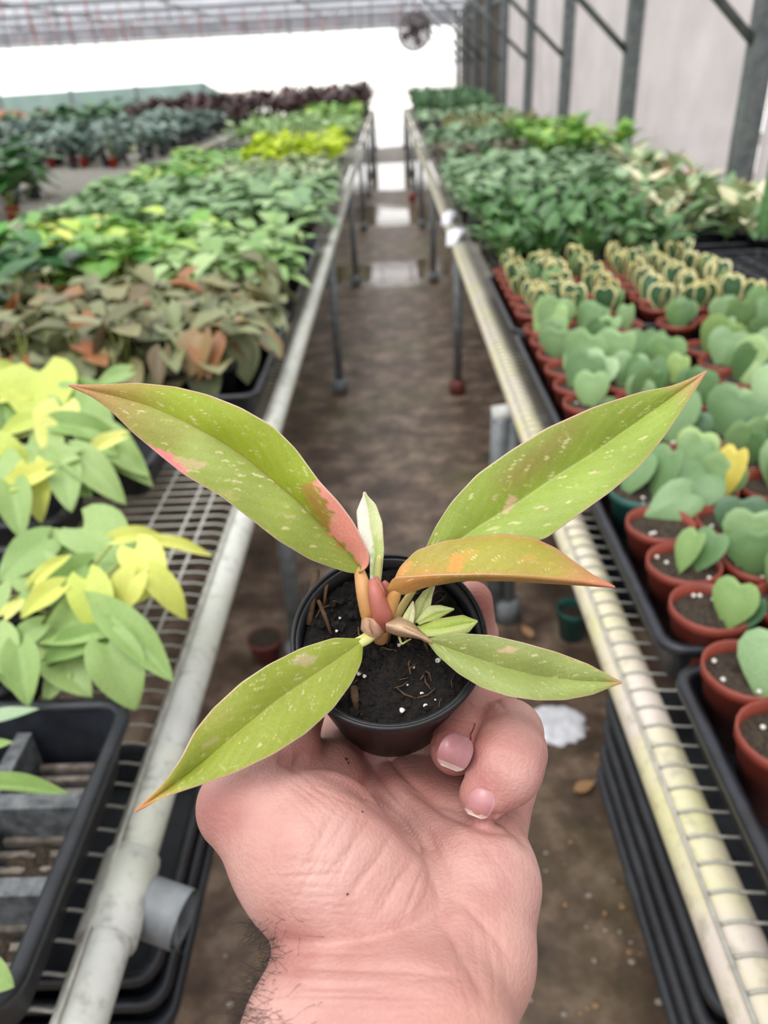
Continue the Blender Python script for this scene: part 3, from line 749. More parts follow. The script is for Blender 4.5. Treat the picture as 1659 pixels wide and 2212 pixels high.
for j in range(3): tray(-.4, 2.16+.31*j, .28, .3, f"black tray at the left rail beyond the bronze plants, {['nearest','middle','farthest'][j]} of three", 'trays by the left rail')
K_gg = kindset('heart', 'grey_green', (9, 13), (.07, .11), (.09, .17), .06, (.15, .5), (-20, 40))
block(K_gg, 'gg', -.3, -1.42, 3.0, 4.1, .12, 'grey green heart-leaf plant in the broad middle patch of the left bench', 'grey green heart-leaf plants', pot=POT_BLK)
far(K_pale, 'pale', -.3, -1.0, 4.15, 5.1, .11, 'pale cream flecked small-leaf plant on the left bench', 'pale small-leaf plants')
far(K_mg, 'mg', -.98, -1.43, 4.1, 5.9, .15, 'green and yellow heart-leaf plant along the far edge of the left bench', 'green plants on far edge')
far(K_blime, 'blime', -.3, -1.0, 5.2, 6.5, .15, 'brilliant lime yellow leafy plant halfway down the left bench', 'brilliant lime plants')
far(K_taupe, 'taupe', -.5, -1.42, 6.5, 7.3, .16, 'grey taupe low plant in the dull strip behind the lime plants', 'taupe plants')
far(K_light, 'light', -.3, -1.42, 7.3, 9.2, .18, 'light green leafy plant far down the left bench', 'light green far plants')
far(K_fresh, 'fresh', -.3, -1.0, 9.3, 11.2, .19, 'mid green bushy plant near the far end of the left bench', 'far bushy plants')
far(K_purp, 'purp', -.28, -1.6, 11.2, 14.3, .21, 'purple brown bushy plant at the far end of the left bench', 'purple brown plants')
# second and farther benches
K_deepb = kindset('arrow', 'deep_green', (11, 14), (.16, .26), (.14, .34), .08, (.2, .5), (-15, 45))
for i, (u, v) in enumerate(((30, 470), (-60, 480), (30, 425))):
    p = onz(u, v, .62); plant_leaves(K_deepb, (p[0], p[1], POTZ), ['dark green plant in red pot on the bare bench, nearest the rail', 'dark green plant on the bare bench, cut by the left picture edge', 'dark green plant on the bare bench, behind the two nearer ones'][i], 'plant', 'dark plants on the bare bench', potmesh=POT_RED2 if i == 0 else POT_BLK)
far(K_deep, 'deep', -2.0, -2.9, 3.9, 5.0, .24, 'dark green drooping plant at the left edge on the bare bench', 'drooping dark plants')
for i, u in enumerate((112, 160, 182, 245, 292)):
    p = onz(u, 356, .62); q = plant_leaves(K_slate, (p[0], p[1], POTZ), f'slate leafed potted plant, {ORD[i]} from the left along the bare bench edge', 'plant', 'plants in bright red pots', potmesh=POT_RED2 if i < 4 else POT_WHT, name='potted_plant')
    for t in range(2):
        m = MB().tube([(.012*t, -.02, .06), (-.02+.03*t, -.03, .14), (-.01+.03*t, -.035, .17)], [.012, .01, .002], 6); m.add('white_stalk', 'white_pot', q, True)
far(K_slate, 'slate', -1.9, -3.15, 6.5, 10.4, .23, 'slate green arrow-leaf plant in the dense bed behind the red pots', 'slate green plants')
far(K_purp, 'purp', -1.75, -3.3, 10.5, 14.3, .25, 'dark purple brown plant beyond the slate green bed', 'far purple plants')
far(K_slate, 'slate', -3.65, -4.95, 6.2, 10.5, .27, 'slate green plant on the far left bench', 'slate plants on far left bench')
far(K_deep, 'deep', -3.65, -4.95, 10.6, 14.3, .3, 'deep green plant at the back of the far left bench', 'deep green far left plants')
far(K_deep, 'deep', -5.5, -7.3, 7.8, 12.0, .32, 'deep green plant on the farthest left bench', 'farthest left plants')
far(K_peach, 'peach', -5.5, -7.3, 12.1, 14.2, .3, 'peach coloured plant below the pale knee wall', 'peach plants')

# ---------------------------------------------------------------- near left: lime and green heart-leaf plants, leaves posed one by one
LH = {'Y': variants('', 'heart', 'lime', 4, (.05, .35), (.15, .45), 14, .025, 8), 'G': variants('', 'heart', 'mid_green', 4, (.05, .3), (.15, .4), 14, .025, 8)}
def posed(label, group, loc, rows, traylabel=None):
    p = empty('heart_leaf_plant', loc); tag(p, label, 'plant', group); add('pot', POT_BLK, None, p); add('soil', SOILS[0], None, p, (0, 0, .062))
    m = MB()
    for c, bu, bv, tu, tv, zb, zt, w in rows:
        B = onz(bu, bv, zb); T = onz(tu, tv, zt); tocam = CAM-np.array(B); tocam /= np.linalg.norm(tocam)
        o = add('leaf', random.choice(LH[c]), None, p); N = Vector(tocam)*.75+Vector((0, 0, .6)); orient(o, Vector(B)-p.location, Vector(T)-p.location, N, w)
        b = Vector(B)-p.location; m.tube([(0, 0, .05), (b.x*.6, b.y*.6, b.z*.7), b], [.003, .0025, .0018], 5, False)
    m.add('stems', 'stem_green', p, True)
    return p
L1a = [('Y', 185, 1250, 218, 1356, .74, .715, .85), ('G', 245, 1350, 20, 1345, .71, .70, .55), ('Y', 75, 1258, 145, 1185, .73, .75, .4), ('Y', 132, 1268, 30, 1322, .74, .73, .6),
       ('Y', 295, 1240, 232, 1328, .74, .71, .85), ('G', 180, 1140, 278, 1200, .72, .715, .95), ('G', 105, 1165, -5, 1245, .72, .71, .8),
       ('G', 190, 1225, 50, 1300, .715, .70, .6), ('G', 100, 1175, 190, 1215, .71, .70, .8), ('G', 90, 1350, 5, 1405, .70, .69, .7), ('G', -10, 1270, -60, 1360, .7, .69, .8), ('G', 60, 1230, 150, 1290, .70, .69, .9), ('G', 150, 1200, 240, 1250, .70, .69, .9), ('G', 200, 1280, 130, 1350, .70, .69, .9), ('G', 110, 1290, 20, 1300, .705, .70, .9), ('Y', 10, 1330, 50, 1290, .71, .72, .7)]
L1b = [('Y', 292, 1185, 345, 1262, .74, .725, .9), ('Y', 322, 1235, 406, 1325, .735, .70, .6), ('Y', 250, 1165, 352, 1142, .735, .735, .5), ('Y', 325, 1172, 452, 1180, .735, .73, .3),
       ('G', 218, 1380, 55, 1418, .705, .695, .5), ('G', 232, 1392, 290, 1520, .71, .675, .95), ('G', 240, 1335, 370, 1458, .72, .69, .5), ('G', 42, 1398, 58, 1520, .71, .68, .7), ('Y', 330, 1255, 240, 1300, .72, .715, .8),
       ('G', -10, 1370, 22, 1450, .70, .69, .8), ('Y', 70, 1420, 110, 1440, .67, .66, .8), ('G', 10, 1395, 20, 1470, .69, .68, .8), ('G', 120, 1430, 190, 1490, .68, .67, .9), ('G', 170, 1360, 260, 1400, .69, .68, .9), ('G', 270, 1290, 200, 1350, .70, .69, .8), ('G', 250, 1200, 310, 1260, .705, .70, .9), ('G', 100, 1390, 20, 1440, .685, .675, .9), ('G', 140, 1450, 90, 1510, .675, .665, .8)]
tray(-.665, .70, .54, .285, 'black tray under the nearest lime heart-leaf plants')
pa = onz(40, 1290, .62); pb = onz(165, 1440, .62)
posed('lime and green heart-leaf plant, rear one of the nearest pair on the left bench', 'lime heart-leaf plants', (-.47, .73, POTZ), L1a)
posed('lime and green heart-leaf plant drooping over the empty cell tray', 'lime heart-leaf plants', (-.43, .625, POTZ), L1b)
L2a = [('Y', 85, 803, 88, 898, .74, .715, .95), ('Y', 132, 880, 100, 966, .74, .715, .8), ('Y', 80, 905, -15, 930, .735, .73, .6), ('G', 128, 918, 262, 935, .73, .715, .55), ('Y', -25, 808, 48, 770, .74, .75, .6),
       ('G', 80, 840, 0, 905, .72, .71, .8), ('Y', 262, 945, 148, 980, .73, .715, .35), ('Y', -30, 950, 58, 978, .735, .72, .7), ('G', 278, 803, 200, 828, .73, .72, .6), ('G', 130, 850, 190, 880, .72, .71, .8), ('G', 60, 870, 30, 920, .71, .7, .9), ('G', 30, 840, 110, 870, .71, .7, .9), ('G', 170, 880, 230, 920, .705, .7, .9), ('G', 200, 840, 120, 850, .715, .71, .7), ('Y', 0, 860, 60, 850, .73, .735, .6)]
L2b = [('G', 158, 985, 258, 1058, .72, .69, .65), ('G', 155, 985, 20, 1005, .725, .715, .45), ('G', 132, 985, 150, 1092, .725, .685, .65), ('Y', 98, 1018, -25, 1062, .72, .71, .5), ('Y', 68, 1010, 82, 1108, .72, .68, .75),
       ('G', 25, 1050, 42, 1145, .71, .68, .7), ('G', 170, 950, 250, 975, .71, .70, .7), ('G', -20, 1000, -10, 1080, .71, .7, .9), ('G', 200, 940, 300, 1000, .7, .69, .6), ('G', 60, 960, 130, 1010, .705, .7, .9), ('G', 110, 1020, 190, 1060, .695, .685, .8), ('G', 0, 1010, 60, 1040, .7, .69, .9), ('G', 240, 970, 310, 1010, .69, .68, .7)]
tray(-.66, 1.2, .54, .285, 'black tray under the second pair of lime heart-leaf plants')
tray(-.74, .97, .54, .15, 'narrow black tray edge between the two lime groups')
posed('bright lime heart-leaf plant, rear one of the second pair', 'lime heart-leaf plants', (-.6, 1.25, POTZ), L2a)
posed('lime and green heart-leaf plant with drooping leaves, front one of the second pair', 'lime heart-leaf plants', (-.5, 1.14, POTZ), L2b)
for i, (x, y, K) in enumerate(((-.72, .78, K_mid), (-.75, 1.2, K_lime), (-.85, 1.28, K_mid), (-.8, 1.12, K_lime))):
    plant_leaves(K, (x, y, POTZ), ['green heart-leaf plant at the left edge behind the nearest lime pair', 'lime heart-leaf plant at the left edge, beside the second pair', 'green heart-leaf plant behind the second lime pair', 'lime plant at the left edge in front of the second pair'][i], 'plant', 'lime heart-leaf plants', 'heart_leaf_plant', POT_BLK)
# leaves of an edge plant reaching over the empty tray
ep = empty('trailing_plant', (-.62, .42, BZ+.01)); tag(ep, 'blue green trailing plant at the left edge, over the empty cell tray', 'plant'); add('pot', POT_BLK, None, ep)
for bu, bv, tu, tv, zb, zt, w in ((-60, 1560, 82, 1524, .69, .69, .5), (-50, 1700, 142, 1700, .69, .685, .28), (-40, 1625, 20, 1598, .69, .70, .5), (-60, 2090, 28, 2130, .69, .68, .9)):
    B = onz(bu, bv, zb); T = onz(tu, tv, zt); o = add('leaf', LH['G'][0] if tv > 1590 else leaf_mesh('leaf', 'ovate', .05, .1, 8, 4, 'sage'), None, ep); orient(o, Vector(B)-ep.location, Vector(T)-ep.location, (0, -.3, 1), w)

# ================================================================== UNDER THE BENCHES AND ON THE FLOOR
for side, x, y0, y1, n, zt in ((1, .42, .40, .715, 4, .43), (-1, -.42, .45, .66, 3, .415)):
    sh = MB().box((x-.14, y0, zt-.045*n-.03), (x+.3*side+.14*side if side > 0 else x+.14, y1+.1, zt-.045*n-.012)).add('shelf_board', 'grey_plastic', bR if side > 0 else bL)
    sh.location = (-(bR if side > 0 else bL).location.x, .6, 0)
    for k in range(n):
        z = zt-.045*(n-k)-.010
        o = tray(x-.01*side, (y0+y1)/2+.02, .3, y1-y0+.1, f"{['lowest','second','third','fourth','fifth','sixth','top'][k] if k < n-1 else 'top'} flat in the {'grey' if side > 0 else 'black'} stack under the {'right' if side > 0 else 'left'} bench", f"stacked flats under {'right' if side > 0 else 'left'} bench", z, .043)
        if side > 0:
            for ch in o.children:
                ch.data = ch.data.copy(); ch.data.materials.clear(); ch.data.materials.append(MATS['grey_plastic'])
# red pots and bits lying on the floor
for i, (u, v, me, lab) in enumerate(((575, 1400, POT_DRED, 'dark red pot standing on the floor under the left bench'), (1236, 1352, POT_TEAL, 'small teal pot lying in the shade under the right bench'), (890, 430, POT_RED2, 'red pot far down the aisle by the right bench legs'))):
    p = onz(u, v, .03); o = empty('fallen_pot', (p[0], p[1], 0.001)); add('pot', me, None, o); add('soil', SOILS[i], None, o, (0, 0, .06)); tag(o, lab, 'pot')
for i, (u, v) in enumerate(((1175, 1345), (1245, 1275))):
    p = onz(u, v, .02); tray(p[0]+.24, p[1]+.2, .3, .4, ['black flat on the floor under the right bench, nearer', 'black flat on the floor under the right bench, farther'][i], None, .002+.06*i, .05)
p = onz(1205, 1560, 0); m = MB(); rg_ = random.Random(4); n = 12
for j in range(n+1):
    for i in range(n+1):
        a, b = i/n*2-1, j/n*2-1; q = 1-.18*rg_.random(); z = .004+.02*rg_.random()*(1-max(abs(a), abs(b))**2); m.vert(.075*a*q*math.sqrt(1-b*b/2.2), .06*b*q*math.sqrt(1-a*a/2.2), z if max(abs(i*2-n), abs(j*2-n)) < n else .001)
for j in range(n):
    for i in range(n): a = j*(n+1)+i; m.face(a, a+1, a+n+2, a+n+1)
o = m.add('plastic_scrap', 'clip_plastic', None, True, (p[0]-.01, p[1]-.01, .001)); md = o.modifiers.new('thick', 'SOLIDIFY'); md.thickness = .001; tag(o, 'crumpled white plastic scrap on the floor behind the fingers', 'scrap')
pebme = []
for i in range(3):
    m = MB().lathe([(.001, 0), (.006, .002), (.007, .005), (.003, .009)], 7, (0, 0, 0), True); me = m.mesh('pebble', True); me.materials.append(MATS['pebble_stone' if i < 2 else 'straw_leaf']); pebme.append(me)
for i in range(60):
    u, v = random.uniform(1130, 1500), random.uniform(1560, 2212)
    if i > 46: u, v = random.uniform(480, 620), random.uniform(1850, 2212)
    p = onz(u, v, 0); o = add('pebble', random.choice(pebme), None, None, (p[0], p[1], .001)); s = random.uniform(.3, .8); o.scale = (s, s*random.uniform(.7, 1.2), s*.6); o.rotation_euler = (0, 0, random.uniform(0, 6))
    tag(o, 'tiny pale pebble scattered on the wet floor', 'pebble', 'pebbles on the floor')
fl = leaf_mesh('fallen_leaf', 'ovate', .1, -.1, 6, 4, 'straw_leaf')
for i, (u, v, a, lab) in enumerate(((1240, 1712, .4, 'tan fallen leaf on the floor right of the hand'), (640, 835, 1.2, 'curled brown leaf hanging low beside the left rail'), (1150, 1380, 2., 'dry leaf scrap on the floor under the right bench'))):
    p = onz(u, v, .004); o = add('fallen_leaf', fl, None, None, (p[0], p[1], .008)); o.scale = (.045,)*3; o.rotation_euler = (0, 0, a); tag(o, lab if i != 1 else 'curled brown leaf on the floor beside the left bench legs', 'leaf')
p = onz(270, 2160, .0); wd = empty('floor_weed', (p[0], p[1], .001)); tag(wd, 'small pale green weed on the floor at the bottom left', 'weed')
wm = leaf_mesh('leaf', 'ovate', .05, .2, 6, 4, 'sage')
for k in range(6):
    a = k*1.05; o = add('leaf', wm, None, wd); orient(o, (0, 0, .004), (.05*math.cos(a), .05*math.sin(a), .03), (0, 0, 1), 1.2)

# ================================================================== THE HELD PLANT
g = G('hero_leaf'); at = g.node('Attribute', _attribute_name='Col'); co = g.coord()
sp = g.noise(1500, 2, .6, co); sp2 = g.noise(420, 3, .6, co); sp3 = g.noise(60, 3, .6, co)
lite = g.mix(.45, at.outputs['Color'], srgb('e6dc9a'))
c = g.mix(g.ramp(sp2, [(.60, (0, 0, 0, 1)), (.72, (.55, .55, .55, 1))]), at.outputs['Color'], lite)
hs = g.node('HueSaturation', Color=c); mr = g.node('MapRange', Value=sp); mr.inputs[1].default_value = .3; mr.inputs[2].default_value = .7; mr.inputs[3].default_value = .92; mr.inputs[4].default_value = 1.08; g.link(mr.outputs[0], hs.inputs['Value'])
hs2 = g.node('HueSaturation', Color=hs.outputs[0]); mr = g.node('MapRange', Value=sp3); mr.inputs[1].default_value = .3; mr.inputs[2].default_value = .7; mr.inputs[3].default_value = .94; mr.inputs[4].default_value = 1.1; g.link(mr.outputs[0], hs2.inputs['Value'])
pr = g.prin(hs2.outputs[0], .42, g.bump(sp, .12, .0004), 0, 0, .4)
tr = g.node('BsdfTranslucent', Color=hs2.outputs[0]); g.done(g.mixsh(.2, pr, tr.outputs[0]))

def resample(P, n):
    P = np.asarray(P, float); d = np.r_[0, np.cumsum(np.linalg.norm(np.diff(P[:, :2], axis=0), axis=1))]; d /= d[-1]
    t = np.linspace(0, 1, n); q = np.stack([np.interp(t, d, P[:, k]) for k in range(P.shape[1])], 1)
    k = np.array([.25, .5, .25])
    for _ in range(max(2, n//24)):
        r = q.copy(); r[1:-1] = .25*q[:-2]+.5*q[1:-1]+.25*q[2:]; q = r
    return q
def inpoly(x, y, poly):
    r = np.zeros(x.shape, bool); n = len(poly)
    for i in range(n):
        x1, y1 = poly[i]; x2, y2 = poly[(i+1) % n]
        c = ((y1 > y) != (y2 > y)) & (x < (x2-x1)*(y-y1)/((y2-y1) if y2 != y1 else 1e-9)+x1); r ^= c
    return r
def lin(h): return np.array(srgb(h))[:3]
def hero_leaf(parent, E1, MID, E2, d, nt=150, ns=25, cols=None, patches=(), streaks=40, tipcol=None, edge='e8cdb8', vein=None, dome=1.5, label=None, tip0=.8, half2=None, seed=1, wav=1.0):
    """E1/MID/E2 outlines in photo pixels; d = list of (t, depth mid, depth E1, depth E2)"""
    rg = np.random.default_rng(seed)
    t = np.linspace(0, 1, nt); dt = np.array(d, float); dm, d1, d2 = [np.interp(t, dt[:, 0], dt[:, k]) for k in (1, 2, 3)]
    for a in (dm, d1, d2):
        for _ in range(60): a[1:-1] = .25*a[:-2]+.5*a[1:-1]+.25*a[2:]
    d1 = d1+wav*np.sin(t*17+seed)*np.sin(np.pi*t)*.8; d2 = d2+wav*np.sin(t*15+2*seed)*np.sin(np.pi*t)*.8
    e1, mi, e2 = resample(E1, nt), resample(MID, nt), resample(E2, nt)
    S = np.linspace(-1, 1, 2*ns+1); V = np.zeros((nt, len(S), 3)); UV = np.zeros((nt, len(S), 2))
    for j, s in enumerate(S):
        e, de = (e1, d1) if s < 0 else (e2, d2); a = abs(s)
        q = mi*(1-a)+e*a; dd = dm*(1-a)+de*a-dome*np.sin(math.pi*a)*np.sin(np.pi*t)**.5
        UV[:, j] = q
        V[:, j, 0] = (q[:, 0]-CX)/FPX*dd; V[:, j, 1] = (CY-q[:, 1])/FPX*dd; V[:, j, 2] = -dd
    Wd = CAM+(V.reshape(-1, 3)*HS) @ CM.T
    me = bpy.data.meshes.new('leaf'); k = len(S)
    idx = np.arange(nt*k).reshape(nt, k)
    F = np.stack([idx[:-1, :-1], idx[:-1, 1:], idx[1:, 1:], idx[1:, :-1]], -1).reshape(-1, 4)
    base = np.array(parent.location)
    me.from_pydata((Wd-base).tolist(), [], F.tolist())
    # make the upper side face the camera
    me.polygons.foreach_set('use_smooth', [True]*len(F))
    # colours
    TT, SS = np.meshgrid(t, S, indexing='ij'); U_, V_ = UV[..., 0], UV[..., 1]
    C = np.zeros((nt, k, 3)); c1 = lin(cols[0]); c2 = lin(cols[1] if len(cols) > 1 else cols[0])
    C[:] = np.where((SS < 0)[..., None], c1, c2)
    def soft(mask, col, w=1.0): C[:] = C*(1-(mask*w)[..., None])+lin(col)*(mask*w)[..., None]
    if vein: soft(np.exp(-(SS/.045)**2)*(1-.6*TT), vein, .6)
    lat = .5+.5*np.sin((TT*1.0-np.abs(SS)*.28)*90); soft(lat*.022, 'ffffff')
    if tipcol: soft(np.clip((TT-tip0)/(1-tip0), 0, 1)**1.2, tipcol, .9); soft(np.clip(np.abs(SS)-.9, 0, .1)*10*np.clip((TT-.4)/.4, 0, 1), tipcol, .6)
    for col, w, poly in patches:
        nz = np.sin(U_*.23+V_*.11)*3+np.sin(U_*.09-V_*.31)*3
        ft = 26 if w < .6 else 3; acc_ = 0
        for q_ in range(10): a_ = q_*2.4; rr_ = ft*math.sqrt((q_+.5)/10); acc_ = acc_+inpoly(U_+nz+rr_*math.cos(a_), V_-nz*.6+rr_*math.sin(a_), poly).astype(float)
        soft(acc_/10, col, w)
    for _ in range(streaks):
        t0, s0 = rg.uniform(.08, .9), rg.uniform(-.85, .85); L = rg.uniform(.006, .02); w = rg.uniform(.008, .022)*(1+(rg.random() < .12))
        a = (TT-t0); b = (SS-s0)-np.sign(s0)*a*3.2; m_ = ((a/L)**2+(b/w)**2 < 1).astype(float)
        soft(m_, ['e9e2b0', 'e6c9a8', 'd9d79a'][rg.integers(3)], rg.uniform(.35, .75))
    soft((np.abs(SS) > .975).astype(float)*np.clip((TT-.01)/.05, 0, 1), edge, .85)
    ca_ = me.color_attributes.new('Col', 'FLOAT_COLOR', 'POINT'); ca_.data.foreach_set('color', np.concatenate([C.reshape(-1, 3), np.ones((nt*k, 1))], 1).ravel())
    o = add('leaf', me, 'hero_leaf', parent); md = o.modifiers.new('thick', 'SOLIDIFY'); md.thickness = .0007; md.offset = 0
    if label: o['label'] = label
    return o
# pot frame: rim centre and axis (towards the bottom, away from the viewer)
RC = camp(840, 1371, 285); AX = np.array([.02, -.60, -.80]); AX /= np.linalg.norm(AX)
RCw = c2w(RC); AXw = CM @ AX
PB = RCw+AXw*.0515
hero = empty('potted_plant', tuple(PB)); tag(hero, 'young pink and green variegated plant in a small black pot, held in the hand', 'plant')
zax = Vector(-AXw); xax = Vector(CM[:, 0]); xax = (xax-zax*xax.dot(zax)).normalized(); yax = zax.cross(xax)
PM = Matrix((xax, yax, zax)).transposed().to_4x4()
r = .0333; h = .0515
m = MB().lathe([(r*.70, 0), (r*.93, h-.007), (r*.955, h-.0068), (r*.955, h-.001), (r*.91, h-.001), (r*.89, h-.008), (r*.66, .002)], 64)
m.face(*range(63, -1, -1)); m.face(*[6*64+k for k in range(64)])
po = m.add('pot', 'black_plastic', hero, True); po.matrix_local = PM
m = MB(); prof = []
for i in range(13):
    a = 2*math.pi*i/12; prof.append((r*.966+.0009*math.cos(a), h-.0012+.0014*math.sin(a)))
m.lathe(prof, 72); m.add('rim', 'black_plastic', po, True)
# soil: lumpy disc
def lumpy(R_, n, rings, amp, seed):
    rg = np.random.default_rng(seed); m = MB(); m.vert(0, 0, 0)
    ph = rg.uniform(0, 6.28, (14, 2)); fr = rg.uniform(120, 900, 14); di = rg.uniform(0, 6.28, 14)
    for k in range(1, rings+1):
        for i in range(n):
            a = 2*math.pi*i/n; x, y = R_*k/rings*math.cos(a), R_*k/rings*math.sin(a)
            z = sum(math.sin(f*(x*math.cos(d)+y*math.sin(d))+p[0])*amp*(200/(f+100)) for f, d, p in zip(fr, di, ph))*.35+rg.normal()*amp*.22
            m.vert(x, y, z if k < rings else -.003)
    for i in range(n): m.face(0, 1+i, 1+(i+1) % n)
    for k in range(rings-1):
        for i in range(n):
            a = 1+k*n+i; b = 1+k*n+(i+1) % n; m.face(a, a+n, b+n, b)
    return m
so = lumpy(r*.895, 120, 46, .0022, 5).add('soil', 'hero_soil', hero, True); so.matrix_local = PM @ Matrix.Translation((0, 0, h-.0065))
def on_soil(u, v, up=.0008):
    """point on the soil plane seen at photo pixel (u, v), in pot-local coordinates"""
    d = np.array(ray(u, v)); n = -AXw; p0 = RCw+AXw*.0065; t = np.dot(p0-CAM, n)/np.dot(d, n); w = CAM+d*t+n*up
    return Vector(w)-hero.location
m = MB(); m.lathe([(.0005, -.002), (.0018, -.0015), (.0026, .0002), (.0021, .0014), (.0009, .0021)], 9, (0, 0, 0), True)
for i, v_ in enumerate(m.v): m.v[i] = tuple(x*(1+.25*math.sin(37.1*i+k*2.3)) for k, x in enumerate(v_))
PERL2 = m.mesh('perlite', True); PERL2.materials.append(MATS['perlite'])
plist = [(661, 1308, .0022), (658, 1326, .0019), (734, 1336, .0008), (642, 1362, .0006), (727, 1364, .0009), (892, 1442, .0014), (911, 1500, .0012), (918, 1525, .0013), (868, 1536, .0015), (940, 1512, .0006), (775, 1456, .0014), (787, 1462, .0011), (862, 1395, .0012), (945, 1428, .0018), (880, 1480, .0006), (925, 1345, .0006), (700, 1420, .0006)]
for u, v, s in plist:
    s *= .62; o = add('perlite', PERL2, None, hero); o.matrix_local = Matrix.Translation(on_soil(u, v, s*.5)) @ PM.to_3x3().to_4x4() @ Matrix.Scale(s/.0025, 4)
for a, b, rr in (((686, 1245), (668, 1352), .0014), ((766, 1495), (770, 1532), .0012), ((690, 1310), (715, 1370), .0007), ((712, 1260), (700, 1310), .0006), ((860, 1372), (885, 1400), .0005), ((905, 1380), (925, 1410), .0005)):
    A, B = on_soil(*a, .004), on_soil(*b, .0005); M_ = (A+B)/2+Vector(-AXw)*.002
    MB().tube([A, M_, B], [rr, rr*1.1, rr*.8], 7).add('twig', 'twig', hero, True)
rgs = random.Random(3)
m = MB()
for _ in range(140):
    a = rgs.uniform(0, 6.28); q = r*.83*math.sqrt(rgs.random()); sz = rgs.uniform(.0005, .0016); c0 = (q*math.cos(a), q*math.sin(a), h-.0062+rgs.uniform(0, .0008)); b0 = len(m.v)
    m.lathe([(sz*.3, -sz*.6), (sz, -sz*.1), (sz*.7, sz*.5), (sz*.15, sz*.75)], 6, (0, 0, 0), True)
    for i in range(b0, len(m.v)): x, y, z = m.v[i]; m.v[i] = (c0[0]+x*rgs.uniform(.7, 1.5), c0[1]+y*rgs.uniform(.7, 1.5), c0[2]+z*rgs.uniform(.7, 1.2))
o = m.add('soil_crumbs', 'hero_soil', hero, False); o.matrix_local = PM; o['kind'] = 'stuff'
m = MB()
for _ in range(50):
    a = rgs.uniform(0, 6.28); q = r*.85*math.sqrt(rgs.random()); L = rgs.uniform(.002, .007); b = rgs.uniform(0, 6.28); z = h-.0062+rgs.uniform(0, .001)
    p = [(q*math.cos(a)+t*L*math.cos(b+t*.6), q*math.sin(a)+t*L*math.sin(b+t*.6), z+.0009*math.sin(3.14*t)) for t in (0, .5, 1)]
    if all(math.hypot(x, y) < r*.88 for x, y, _z in p): m.tube(p, rgs.uniform(.00015, .0004), 4)
o = m.add('root_fibres', 'twig', hero, True); o.matrix_local = PM; o['kind'] = 'stuff'
GRN = '93a838'
hero_leaf(hero, [(775,1237),(797,1225),(798,1195),(782,1165),(765,1130),(732,1085),(690,1040),(640,970),(590,920),(520,880),(450,853),(380,836),(300,828),(220,832),(150,833)],
          [(784,1230),(740,1180),(690,1130),(640,1080),(590,1040),(530,990),(470,950),(400,912),(330,880),(260,858),(200,844),(150,833)],
          [(788,1236),(760,1239),(720,1227),(670,1209),(600,1167),(540,1120),(480,1074),(400,1027),(350,987),(290,937),(240,887),(200,857),(150,833)],
          [(0, 280, 276, 279), (.25, 268, 262, 266), (.6, 268, 264, 264), (1, 288, 288, 288)],
          cols=('97a826', '93a242'), vein='8d7a30', tipcol='c9796a', tip0=.72, streaks=55, seed=2,
          patches=[('8f7f35', .45, [(150,833),(330,820),(300,880),(420,930),(360,1000),(200,870)]), ('b08a45', .8, [(650,1052),(690,1030),(735,1085),(718,1110),(716,1150),(745,1180),(735,1190),(690,1130)]),
                   ('f0a294', .95, [(680,1042),(700,1030),(830,1120),(830,1250),(792,1240),(775,1215),(748,1180),(715,1152),(711,1122),(718,1110),(702,1082)]),
                   ('e88486', .95, [(270,940),(330,962),(375,985),(405,1014),(400,1034),(380,1060),(270,990)]), ('c9b183', .7, [(375,985),(450,1000),(440,1012),(400,1016)]), ('b9b36c', .6, [(468,1058),(500,1062),(524,1082),(500,1084)]), ('d9b49a', .6, [(602,1112),(640,1116),(630,1122)])],
          label='long leaf pointing up left with pink patches')
hero_leaf(hero, [(900,1245),(918,1190),(940,1140),(975,1085),(1030,1025),(1100,975),(1180,925),(1280,880),(1380,848),(1450,835),(1490,820),(1525,803)],
          [(905,1247),(960,1190),(1030,1140),(1120,1085),(1200,1030),(1280,980),(1350,930),(1420,880),(1480,836),(1525,803)],
          [(912,1250),(1000,1215),(1080,1192),(1180,1163),(1250,1112),(1320,1062),(1380,1010),(1430,950),(1470,890),(1500,845),(1525,803)],
          [(0, 290, 292, 288), (.3, 290, 290, 282), (.65, 292, 288, 284), (1, 300, 300, 300)],
          cols=('8ca036', '97ad44'), vein='b3bf6a', tipcol='cf8a76', tip0=.86, streaks=60, seed=5,
          patches=[('8f7440', .55, [(1060,1050),(1120,985),(1260,890),(1250,930),(1180,1010),(1110,1060)]), ('d6b594', .8, [(1085,1110),(1100,1065),(1113,1068),(1110,1090),(1095,1112)]), ('d6b594', .7, [(1062,1080),(1068,1068),(1074,1072),(1066,1086)]), ('c79a6c', .8, [(1262,1102),(1310,1070),(1340,1050),(1280,1110)])],
          label='long leaf pointing up right')
